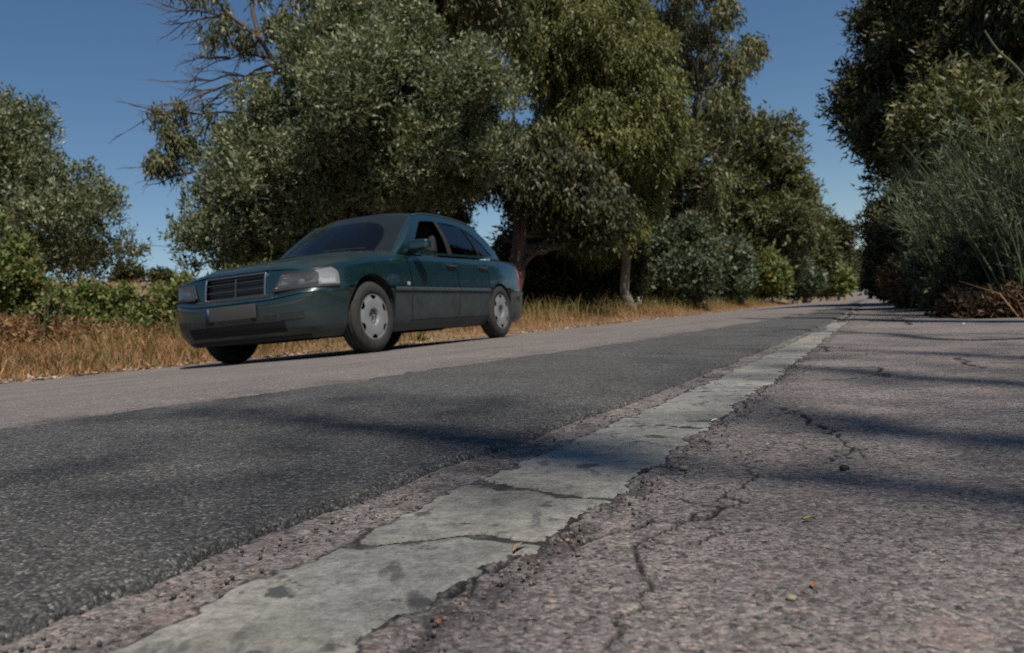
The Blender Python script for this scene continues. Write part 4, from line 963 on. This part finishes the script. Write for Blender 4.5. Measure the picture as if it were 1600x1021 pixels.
def loose_foliage(parent_obj, polys, depth, n, per, rr, leaf, lm, style, seed, name='foliage_cluster'):
    r = np.random.default_rng(seed); off = np.array(parent_obj.location)
    for poly in polys:
        C, Rr = clumps(poly, depth, .6, n, rr[0], rr[1], r); V, F = foliage(C, Rr, per, leaf[0], leaf[1], style, r, 6, 0); mesh(name, V - off, F, lm, parent_obj)
EU = [o for o in bpy.data.objects if o.name.startswith('eucalyptus_tree')][0]
loose_foliage(EU, [[(212, 175), (240, 150), (300, 165), (345, 160), (352, 185), (320, 215), (270, 230), (250, 200)], [(240, -20), (290, 12), (340, 30), (400, 40), (430, 20), (480, 40), (470, -40), (260, -60)], [(280, 40), (310, 75), (360, 90), (420, 110), (440, 60), (350, 20)], [(215, 240), (245, 275), (290, 265), (280, 240)], [(255, 205), (270, 240), (310, 235), (300, 205)], [(400, 30), (420, 60), (470, 60), (460, 20)]], 18.8, 12, 90, (.18, .34), (.12, .035), L_EUC, 'hang', 5)
# pale green feathery tree
tree('pepper_tree', 'bright yellow-green feathery tree beside the silvery tree, pale trunk below', 'tree',
     [(770, 60), (790, -40), (860, -120), (980, -100), (1030, 20), (1062, 110), (1072, 200), (1055, 270), (1040, 330), (1000, 385), (960, 425), (900, 410), (860, 360), (830, 330), (790, 335), (765, 315), (790, 260), (830, 200), (820, 140)], 23.5, 2.3, (985, 24), 200, 1000, (.5, 1.0), (.110, .032), L_GREEN, B_EUC, 'hang', 4, .15, limbs=18, fork=.3)
# two dark trunks that show behind the rear of the car
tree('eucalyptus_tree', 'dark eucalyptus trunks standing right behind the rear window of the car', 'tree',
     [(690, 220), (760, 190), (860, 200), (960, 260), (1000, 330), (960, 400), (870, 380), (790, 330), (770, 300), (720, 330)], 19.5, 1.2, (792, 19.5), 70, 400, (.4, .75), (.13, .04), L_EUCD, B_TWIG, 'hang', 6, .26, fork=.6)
tree('eucalyptus_tree', 'dark leafy tree filling the gap between the feathery tree and the leaning eucalyptus', 'tree',
     [(830, 180), (960, 120), (1060, 150), (1120, 250), (1130, 360), (1110, 450), (1000, 460), (880, 440), (840, 330)], 31, 1.6, (1010, 32), 90, 420, (.6, 1.1), (.18, .06), L_EUC, B_TWIG, 'spread', 17, .2, limbs=8)
# brownish eucalyptus row receding along the left side
tree('eucalyptus_tree', 'tall sparse brown-green eucalyptus with leaning bare limbs', 'tree',
     [(1000, -60), (1015, 40), (1060, 120), (1050, 220), (1000, 300), (1000, 380), (1080, 400), (1130, 330), (1140, 250), (1165, 170), (1160, 110), (1195, 95), (1212, 65), (1190, 30), (1155, 60), (1150, -20), (1120, -80)], 33, 2.8, (1040, 34), 120, 330, (.35, .85), (.19, .052), L_EUC, B_TWIG, 'hang', 7, .22, limbs=40, fork=.4, core=2)
tree('eucalyptus_tree', 'olive-brown eucalyptus with a rounded top in the roadside row, beyond the leaning one', 'tree',
     [(1120, 240), (1160, 190), (1190, 180), (1235, 185), (1252, 215), (1245, 265), (1262, 300), (1275, 350), (1260, 430), (1180, 450), (1110, 440), (1080, 380), (1110, 300)], 54, 3.6, (1180, 54), 170, 330, (.7, 1.4), (.27, .10), L_EUC, B_EUC, 'spread', 8, .25)
tree('eucalyptus_tree', 'dark roadside tree, second after the leaning eucalyptus, lower and denser', 'tree',
     [(1215, 330), (1240, 275), (1258, 285), (1270, 335), (1288, 350), (1288, 455), (1220, 455)], 92, 4.5, (1258, 92), 110, 300, (1.0, 1.9), (.45, .17), L_EUC, B_EUC, 'spread', 9, .25)
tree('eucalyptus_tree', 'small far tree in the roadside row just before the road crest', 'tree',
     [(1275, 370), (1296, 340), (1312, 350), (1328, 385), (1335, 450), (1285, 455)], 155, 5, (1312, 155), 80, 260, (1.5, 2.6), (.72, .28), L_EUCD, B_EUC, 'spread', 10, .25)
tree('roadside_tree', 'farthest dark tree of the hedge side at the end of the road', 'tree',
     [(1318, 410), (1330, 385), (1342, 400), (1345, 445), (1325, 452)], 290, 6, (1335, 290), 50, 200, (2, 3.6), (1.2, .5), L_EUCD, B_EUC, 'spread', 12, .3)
# hedge of bushes at the foot of that row
HB = [([(1000, 470), (1010, 380), (1050, 335), (1105, 345), (1125, 400), (1120, 465), (1060, 480)], 29, L_SHRUB, 'large blue-green bush just beyond the pale trunk'),
      ([(1095, 470), (1105, 390), (1140, 370), (1170, 400), (1180, 460), (1130, 475)], 38, L_SHRUB, 'grey-green bush next along from the large blue-green bush'),
      ([(1160, 465), (1170, 400), (1200, 395), (1222, 425), (1225, 462)], 52, L_BRAM, 'fresh green bush in the middle of the roadside hedge'),
      ([(1210, 462), (1222, 415), (1250, 410), (1275, 430), (1280, 460)], 72, L_SHRUB, 'pale grey-green bush toward the far end of the hedge'),
      ([(1265, 460), (1275, 425), (1300, 415), (1320, 435), (1322, 460)], 118, L_BRAM, 'small green bush by the crest of the road'),
      ([(1310, 460), (1320, 430), (1345, 425), (1352, 455)], 250, L_EUCD, 'last dark bush of the hedge at the crest')]
for i, (pl, dp, lm, lb) in enumerate(HB): shrub('bush', lb, 'bush', pl, dp, .8 + dp * .012, 60, 330, (dp * .012, dp * .026), (.0050 * dp, .0026 * dp), lm, 30 + i, 'up')
# far end of the road
for i, (pl, dp, lb) in enumerate([([(1345, 450), (1350, 425), (1362, 430), (1372, 428), (1385, 445), (1380, 452), (1345, 455)], 320, 'faraway dark tree where the distant road disappears'),
                                  ([(1384, 462), (1386, 400), (1392, 330), (1408, 300), (1420, 380), (1425, 465)], 62, 'tall narrow dark tree opposite the hedge just before the crest'),
                                  ([(1366, 330), (1370, 360), (1370, 400), (1372, 440), (1384, 462), (1396, 462), (1402, 330), (1385, 280)], 85, 'dark tree leaning over the far road opposite the hedge')]):
    tree('roadside_tree', lb, 'tree', pl, dp, 2 + dp * .02, ((pl[0][0] + pl[-1][0]) / 2 + 12, dp), 50, 220, (dp * .010, dp * .022), (.0052 * dp, .0022 * dp), L_EUCD, B_EUC, 'spread', 60 + i, .25, limbs=4)
# right side eucalyptus
tree('eucalyptus_tree', 'big dark eucalyptus overhanging the road on the fennel side', 'tree',
     [(1366, -60), (1366, 40), (1350, 90), (1334, 140), (1340, 185), (1322, 200), (1328, 218), (1362, 222), (1378, 262), (1388, 320), (1400, 330), (1410, 300), (1470, 330), (1560, 300), (1600, 200), (1600, -60)], 17, 2.6, (1470, 18), 140, 900, (.5, .95), (.12, .038), L_EUCD, B_EUC, 'spread', 14, .24, limbs=24)
tree('eucalyptus_tree', 'eucalyptus with paler brown-green leaves directly behind the fennel', 'tree',
     [(1430, 420), (1420, 250), (1440, 120), (1500, 80), (1560, 150), (1660, 130), (1760, 260), (1720, 420), (1600, 440)], 11.0, 1.4, (1600, 12.2), 190, 400, (.3, .6), (.09, .030), L_EUC, B_EUC, 'spread', 15, .16, limbs=18)
tree('eucalyptus_tree', 'tall dark tree rising behind the fennel and the long dry stalk', 'tree',
     [(1520, -60), (1540, 60), (1560, 160), (1700, 200), (1800, 100), (1760, -100), (1600, -140)], 13, 1.6, (1640, 13.5), 110, 400, (.38, .75), (.12, .038), L_EUCD, B_EUC, 'hang', 16, .2)
# brushwood under the right-hand trees
for i, (pl, dp, lm, lb) in enumerate([([(1470, 505), (1480, 400), (1540, 350), (1640, 330), (1700, 400), (1700, 540), (1560, 520)], 7.4, L_EUCD, 'dark brushwood at the road edge beneath the fennel stalks'),
                                     ([(1400, 468), (1408, 425), (1430, 400), (1475, 420), (1490, 492), (1440, 485)], 12.5, L_DRY, 'dry brown brush at the far foot of the fennel clump'),
                                     ([(1475, 505), (1490, 470), (1560, 455), (1660, 470), (1660, 540), (1560, 520)], 6.7, L_DRYD, 'dry brown brush along the road edge in front of the fennel'),
                                     ([(1375, 462), (1385, 380), (1420, 340), (1450, 400), (1440, 470)], 20, L_EUCD, 'shaded bush between the fennel and the tall narrow tree'),
                                     ([(1430, 470), (1440, 380), (1500, 320), (1570, 330), (1600, 420), (1560, 490), (1480, 490)], 9.6, L_SHRUB, 'grey-green scrub behind the fennel stalks')]):
    shrub('brush', lb, 'bush', pl, dp, .35 + dp * .03, 80, 320, (dp * .016, dp * .034), (.0066 * dp, .0028 * dp), lm, 70 + i, 'up')
def fennel(px, py, dp, h, n, seed, label, lean=-.17):
    r = np.random.default_rng(seed + 900); b0 = at(px, py, dp); b0[2] = gz(b0[0], b0[1]) - .03; t_ = empty('fennel_plant', tuple(b0)); fo = [[], [], []]
    for i in range(n):
        hh = h * r.uniform(.6, 1.05); d = np.array([lean + float(np.clip(r.normal(0, .14), -.16, .25)), float(np.clip(r.normal(0, .14), -.22, .22)), 1.0]); b = r.normal(0, .09, 3) * (1, 1, 0)
        tt = np.linspace(0, 1, 9)[:, None]; P = b + d * hh * tt + np.array([lean * .5, 0, -.10]) * hh * tt ** 2.4
        a = Acc(); a.tube(P, np.linspace(.0095, .0035, 9), 5)
        for _ in range(5):
            k = r.integers(3, 8); e = P[k] + (unit(1, r)[0] * .5 + d * .6) * hh * .22; a.tube(bent(P[k], e, 4, .1, r), np.linspace(.004, .002, 4), 3); m_ = 14
            q = r.random(m_)[:, None]; fo[0].append(P[k] + (e - P[k]) * q + r.normal(0, .02, (m_, 3))); fo[1].append((e - P[k]) * .6 + r.normal(0, .25, (m_, 3)) * np.linalg.norm(e - P[k])); fo[2].append(unit(m_, r))
        a.obj('stalk', L_STEM, t_, True)
    P, D, Nn = (np.concatenate(v) for v in fo); V, F = leaves(P, D, Nn, r.uniform(.06, .16, len(P)), .008); mesh('leaflets', V, F, L_STEM, t_)['kind'] = 'stuff'
    tag(t_, label, 'plant', 'fennel plants along the right verge')
FLS = ['fennel at the far end of the clump, stalks thin against the dark trees', 'fennel beside the dry brown brush, arching over the road', 'fennel with stalks leaning out over the road edge, next to the arching one', 'fennel with tall crossing stalks in the middle of the clump', 'fennel in front of the grey-green scrub with upright stalks', 'fennel rooted in the dark brushwood by the road edge', 'fennel growing right behind the white stone', 'fennel with stalks spreading low over the asphalt beside the white stone', 'fennel at the foot of the long dry stalk', 'tallest fennel behind the clump rising before the pale brown eucalyptus', 'tall fennel behind the brushwood below the long dry stalk']
for i, (px, py, dp, h) in enumerate([(1468, 482, 11.5, 1.75), (1485, 485, 10.2, 1.9), (1502, 490, 9.3, 1.9), (1515, 492, 8.6, 1.85), (1540, 495, 8.0, 1.8), (1565, 500, 7.4, 1.75), (1590, 503, 6.9, 1.7), (1615, 508, 6.4, 1.75), (1640, 505, 6.6, 1.9), (1550, 490, 9.2, 2.1), (1600, 490, 8.6, 2.2)]):
    fennel(px, py, dp, h, 11, i, FLS[i])
# one long dry stalk that crosses the right-hand trees
a = Acc(); b0 = at(1760, 500, 6.2); b0[2] = gz(b0[0], b0[1]) - .03; P = catmull([b0, at(1700, 260, 6.2), at(1600, 120, 6.2), at(1560, 80, 6.2), at(1538, 48, 6.2)], 6); a.V = []
a.tube(P - b0, np.linspace(.016, .006, len(P)), 6); o = a.obj('dry_stalk', L_STEM, None, True); o.location = tuple(b0); tag(o, 'single long pale dry stalk arching in front of the dark eucalyptus', 'stalk')
# bramble bank on the left
for i, (pl, dp, lm, lb) in enumerate([([(100, 520), (90, 470), (120, 445), (190, 440), (215, 470), (215, 525), (150, 535)], 12.6, L_BRAM, 'green bramble bush on the bank away from the car'),
                                     ([(200, 530), (195, 460), (240, 440), (290, 432), (330, 435), (350, 540), (260, 545)], 12.2, L_BRAM, 'green bramble bush on the bank beside the car front'),
                                     ([(330, 540), (320, 440), (370, 410), (430, 420), (450, 540)], 13.2, L_BRAM, 'bramble with pale shoots showing just above the car bonnet'),
                                     ([(-60, 520), (-70, 400), (0, 330), (50, 380), (80, 430), (100, 470), (90, 520), (20, 530)], 11.5, L_BRAM, 'tall leafy green shrub on the bank at the foot of the grey-green tree'),
                                     ([(20, 555), (30, 505), (100, 500), (180, 510), (260, 520), (270, 545), (150, 555)], 11.4, L_DRY, 'dry brown brush below the brambles'),
                                     ([(-80, 565), (-70, 520), (0, 500), (60, 520), (70, 555)], 10.6, L_DRY, 'dry brown weeds below the tall leafy green shrub')]):
    shrub('bramble_bush' if lm is L_BRAM else 'dry_brush', lb, 'bush', pl, dp, .5, 42, 190, (.12, .26), (.058, .040) if lm is L_BRAM else (.06, .018), lm, 80 + i, 'up')
def tallweed(px, depth, ptop, seed, label, n=3, grp=None):
    r = np.random.default_rng(seed + 1300); b0 = at(px, 500, depth); b0[2] = gz(b0[0], b0[1]) - .03; tp = at(px + 18, ptop, depth); h = tp[2] - b0[2]; t_ = empty('tall_weed', tuple(b0)); P, D, Nn = [], [], []
    for i in range(n):
        d = np.array([r.normal(.12, .12), r.normal(0, .1), 1]) * h * r.uniform(.75, 1); Q = bent((0, 0, 0), d, 7, .05, r); a = Acc(); a.tube(Q, np.linspace(.010, .004, 7), 5); a.obj('stem', L_STEM, t_, True); m_ = 26
        k = r.uniform(.2, 1, m_)[:, None]; P.append(d * k + r.normal(0, .03, (m_, 3))); D.append(r.normal(0, 1, (m_, 3)) + (0, 0, .6)); Nn.append(unit(m_, r))
    V, F = leaves(np.concatenate(P), np.concatenate(D), np.concatenate(Nn), .07, .025); mesh('leaves', V, F, L_BRAM, t_); tag(t_, label, 'plant', grp)
tallweed(64, 11, 395, 1, 'tall pale-stemmed weed in front of the grey-green tree'); tallweed(100, 11.4, 405, 2, 'slim double weed stem beside the middle bramble', 2); tallweed(405, 12.6, 372, 3, 'yellow-tipped weed poking up above the car bonnet', 3)
tallweed(655, 12.4, 515, 4, 'tiny green sprig in the dry grass beneath the car doors', 5)
# power line far left
P0, P1 = at(120, 372, 62), at(520, 398, 62); a = Acc(); tt = np.linspace(0, 1, 30)[:, None]; a.tube(P0 + (P1 - P0) * tt - np.array([0, 0, .8]) * 4 * tt * (1 - tt) * .3, .02, 5); o = a.obj('power_cable', simple('cable_black', (.02, .02, .02), .6)); tag(o, 'thin dark overhead cable crossing the sky gap between the two silvery trees', 'cable')
for px, lb, dz in ((120, 'wooden pole hidden behind the grey-green tree', 0), (520, 'wooden pole hidden behind the silvery tree', 0)):
    q = at(px, 372 if px < 200 else 398, 62); g_ = gz(q[0], q[1]); a = Acc(); h = q[2] - g_ + .02; a.tube([(0, 0, -.2), (0, 0, h * .5), (0, 0, h + .12)], [.13, .115, .10], 10); a.tube([(-.5, 0, h - .05), (.5, 0, h - .05)], [.045, .045], 6); o = a.obj('utility_pole', B_TWIG, None, True); o.location = (q[0], q[1], g_); tag(o, lb, 'pole')
for i, (px, dp, h, lb) in enumerate([(258, 75, 1.0, 'small rounded bush on the skyline of the dry hill'), (205, 70, 2.1, 'dark bush on the hill at the edge of the grey-green tree')]):
    pl = [(px - 20 - i * 14, 446), (px - 16 - i * 14, 432), (px, 426 - i * 16), (px + 14, 432), (px + 18, 446)]; shrub('hill_bush', lb, 'bush', pl, dp, 1.5, 20, 120, (.5, .9), (.3, .16), L_EUCD, 95 + i)
# grass
def blades(S, T, H, wd, mat, name, seed, lean=.35):
    r = np.random.default_rng(seed); n = len(S); x, y = st2w(S, T); z = zterr(S, T) - .04; b = np.stack([x, y, z], -1); an = r.uniform(0, 2 * np.pi, n)
    X = np.stack([np.cos(an), np.sin(an), 0 * an], -1) * (wd * r.uniform(.6, 1.4, n))[:, None]; ld = r.normal(0, lean, (n, 3)) * (1, 1, 0) * H[:, None]
    mid = b + ld * .35 + np.array([0, 0, 1]) * (H * .6)[:, None]; tip = b + ld + np.array([0, 0, 1]) * (H * r.uniform(.75, 1, n))[:, None]
    V = np.stack([b - X, b + X, mid + X * .6, mid - X * .6, tip + X * .1, tip - X * .1], 1).reshape(-1, 3); i = np.arange(n)[:, None] * 6
    F = np.concatenate([i + np.array([[0, 1, 2, 3]]), i + np.array([[3, 2, 4, 5]])]); o = mesh(name, V, F, mat); o['kind'] = 'stuff'; return o
r = np.random.default_rng(5); n = 58000
S = 3 + 90 * r.random(n) ** 2.2; T = edge_l(S) + .02 - 2.6 * r.random(n) ** 1.35 - .22 * (fbm(S * 1.8, S * 0 + 2, 3, 3) - .3); H = (.045 + .15 * sst(.05, 1.2, edge_l(S) - T)) * r.uniform(.5, 1.25, n) * (.6 + .9 * fbm(S * 1.1, T * 1.1, 3, 6))
o = blades(S, T, H, .0055, L_DGRASS, 'dry_grass', 6, .45); o['label'] = 'golden dry grass along the far road edge'
n = 4500; S = 8 + 40 * r.random(n) ** 1.4; T = edge_l(S) - .9 - 1.6 * r.random(n); H = r.uniform(.2, .62, n) * (.5 + fbm(S * .8, T * .8, 3, 9)); o = blades(S, T, H, .007, L_GGRASS, 'green_grass', 8, .3)
n = 3500; S = 3 + 8 * r.random(n); T = edge_l(S) - .5 - 1.8 * r.random(n); H = r.uniform(.12, .4, n) * (.3 + 1.2 * fbm(S * 1.4, T * 1.4, 3, 19)); o = blades(S, T, H, .006, L_GGRASS, 'green_weeds', 12, .35)
n = 5000; S = 5 + 40 * r.random(n) ** 1.5; T = 1.0 + 1.4 * r.random(n) ** 1.3; H = r.uniform(.06, .4, n); o = blades(S, T, H, .006, L_DGRASS, 'verge_grass', 9, .5)
n = 9000; S = -20 + 130 * r.random(n); T = -14 - 66 * r.random(n); H = r.uniform(.2, .5, n); o = blades(S, T, H, .03, L_DGRASS, 'hill_grass', 10, .4)
# trees beside and behind the photographer, out of frame, whose shade falls across the road
def shade_tree(loc, seed, lims, label):
    r = np.random.default_rng(seed + 2000); b0 = np.array([loc[0], loc[1], gz(*loc) - .05]); t_ = empty('eucalyptus_tree', tuple(b0)); a = Acc(); P = bent(b0, b0 + np.array([-.4, .5, 15]), 12, .03, r); a.tube(P, np.linspace(.22, .07, 12), 10); Cs, Rs = [], []
    for (g0, g1, k0, k1, r0) in lims:
        # limb whose shade runs from ground pixel g0 to g1
        A_ = []
        for g_, k in ((g0 or g1, k0), (g1, k1)):
            s_, t2 = px2st(*g_); x_, y_ = st2w(s_, t2); A_.append(np.array([x_, y_, float(zroad(s_, t2))]) + SUN * k)
        i = int(np.argmin(np.abs(P[:, 2] - (A_[0][2] - .8))))
        if g0 is None: Q = catmull([prev, (prev + A_[1]) / 2 + (0, 0, .08), A_[1]], 9)
        else: Q = catmull([P[i], (P[i] + A_[0]) / 2 + (0, 0, .25), A_[0], (A_[0] + A_[1]) / 2 + (0, 0, .06), A_[1]], 6)
        prev = A_[1]; a.tube(Q, np.linspace(r0 * 1.5, r0 * .35, len(Q)), 7)
        for q in (.55, .7, .85, 1.0):
            c = Q[int(q * (len(Q) - 1))]; Cs.append(c + r.normal(0, .12, 3)); Rs.append(.55)
    a.V = [v - b0 for v in a.V]; a.obj('trunk', B_EUC, t_, True)
    C = np.array(Cs); V, F = foliage(C, np.array(Rs), 150, .075, .022, 'spread', r, 6, 0); mesh('crown', V - b0, F, L_EUC, t_); tag(t_, label, 'tree')
shade_tree((7.2, -9.2), 1, [((1640, 695), (1215, 640), 15.5, 15, .062), ((1640, 785), (960, 722), 15, 14.6, .062), (None, (330, 652), 14.6, 15, .05), ((1620, 602), (1190, 570), 16, 15.6, .065), ((1600, 560), (1330, 548), 16.4, 16.2, .055)], 'tall eucalyptus whose bare limbs throw thin shadows over the worn line')
shade_tree((11.0, -1.0), 2, [((1640, 503), (1160, 498), 13, 12.5, .20), ((1640, 494), (1240, 491), 14, 13.5, .24), ((1600, 530), (1240, 517), 12.4, 12, .06)], 'eucalyptus on the fennel verge shading the asphalt beside the fennel')
# small stones and leaves on the asphalt
def on_road(px, py, dz=0): s_, t2 = px2st(px, py); x_, y_ = st2w(s_, t2); return (x_, y_, float(zroad(s_, t2)) + dz)
P_ST = simple('pale_stone', (.26, .20, .14), .85); P_ST2 = simple('dark_stone', (.035, .032, .03), .9); P_LF = simple('fallen_leaf_yellow', (.34, .22, .04), .7); P_LF2 = simple('fallen_leaf_orange', (.30, .11, .05), .7)
def pebble(loc, sz, mat, label, seed):
    bm = bmesh.new(); bmesh.ops.create_icosphere(bm, subdivisions=2, radius=sz); rr_ = random.Random(seed)
    for v in bm.verts: v.co *= 1 + rr_.uniform(-.18, .18); v.co.z *= .6
    o = bm_obj('pebble', bm, mat); o.location = (loc[0], loc[1], loc[2] + sz * .42); tag(o, label, 'stone')
pebble(on_road(1319, 735), .006, P_ST2, 'dark round seed case lying alone on the grey asphalt', 1); pebble(on_road(1068, 735), .0055, P_ST, 'tan pebble in the limb shadow next to the line', 2); pebble(on_road(1237, 938), .0035, P_ST, 'small tan pebble on the near asphalt', 3)
pebble(on_road(1505, 508, 0), .012, simple('white_stone', (.42, .40, .37), .8), 'small white stone at the road edge by the fennel', 4)
def dleaf(loc, L, an, mat, label, seed):
    r = np.random.default_rng(seed); n = 9; t = np.linspace(0, 1, n); wv = np.sin(np.pi * t ** .8) * L * .16; x = (t - .5) * L; zc = .15 * L * np.sin(np.pi * t) + .002
    V = np.concatenate([np.stack([x, -wv, zc + .08 * L * (1 - 0 * t)], -1), np.stack([x, 0 * t, zc], -1), np.stack([x, wv, zc + .06 * L], -1)]); F = np.concatenate([grid_faces(3, n)]); o = mesh('fallen_leaf', V, F, mat, None, True); o.location = loc; o.rotation_euler = (r.uniform(-.2, .2), r.uniform(-.2, .2), an); tag(o, label, 'leaf')
dleaf(on_road(1265, 817), .016, .4, P_LF, 'tiny yellow fallen leaf on the near asphalt', 1); dleaf(on_road(1272, 919), .011, 1.2, P_LF2, 'tiny orange leaf fragment near the tan pebble', 2); dleaf(on_road(815, 862), .022, .9, simple('straw', (.24, .175, .09), .8), 'bit of dry straw caught beside the line', 3); dleaf(on_road(1118, 660), .018, .3, simple('pale_scrap', (.5, .47, .43), .8), 'pale scrap lying beside the worn line', 4); dleaf(on_road(682, 980), .012, 2, P_LF2, 'orange leaf crumb at the edge of the line', 5)
# loose grit along the broken edges of the line
r = np.random.default_rng(21); n = 900; S = .35 + 4.5 * r.random(n) ** 2.2; sd = r.random(n) < .68; T = np.where(sd, line_r(S) + .012 + np.abs(r.normal(0, .022, n)), (line_l(S) + patch_r(S)) / 2 + r.normal(0, .022, n)); x, y = st2w(S, T); z = zroad(S, T)
bm = bmesh.new(); bmesh.ops.create_icosphere(bm, subdivisions=1, radius=1); bv = np.array([v.co[:] for v in bm.verts]); bf = np.array([[v.index for v in f.verts] for f in bm.faces]); bm.free()
sz = r.uniform(.0007, .0024, n) ; V = bv[None] * (sz[:, None, None] * r.uniform(.6, 1.3, (n, 1, 3))) * (1 + r.uniform(-.2, .2, (n, len(bv), 1))) + np.stack([x, y, z + .0015], -1)[:, None]; F = (bf[None] + np.arange(n)[:, None, None] * len(bv)).reshape(-1, 3)
mt, t, b = nmat('grit'); g = N(t, 'ShaderNodeNewGeometry'); t.links.new(ramp(t, g.outputs['Random Per Island'], [(0, (.03, .028, .027)), (.5, (.09, .08, .075)), (.9, (.17, .135, .115)), (1, (.27, .17, .12))]), b.inputs['Base Color']); b.inputs['Roughness'].default_value = .9
o = mesh('grit', V.reshape(-1, 3), F, mt); o['kind'] = 'stuff'

r = np.random.default_rng(33); n = 2600; S = 3.5 + 40 * r.random(n) ** 1.8; T = edge_l(S) + .10 - np.abs(r.normal(0, .28, n)); x, y = st2w(S, T); z = np.maximum(zterr(S, T), zroad(S, np.maximum(T, edge_l(S) - .2)) + .004) + .006
V, F = leaves(np.stack([x, y, z], -1), r.normal(0, 1, (n, 3)) * (1, 1, .25), r.normal(0, .5, (n, 3)) + (0, 0, 1), r.uniform(.03, .09, n), r.uniform(.015, .035, n)); o = mesh('leaf_litter', V, F, leafm('litter', [(0, (.12, .07, .045)), (.5, (.26, .17, .12)), (1, (.45, .36, .29))], .1, .8)); o['kind'] = 'stuff'
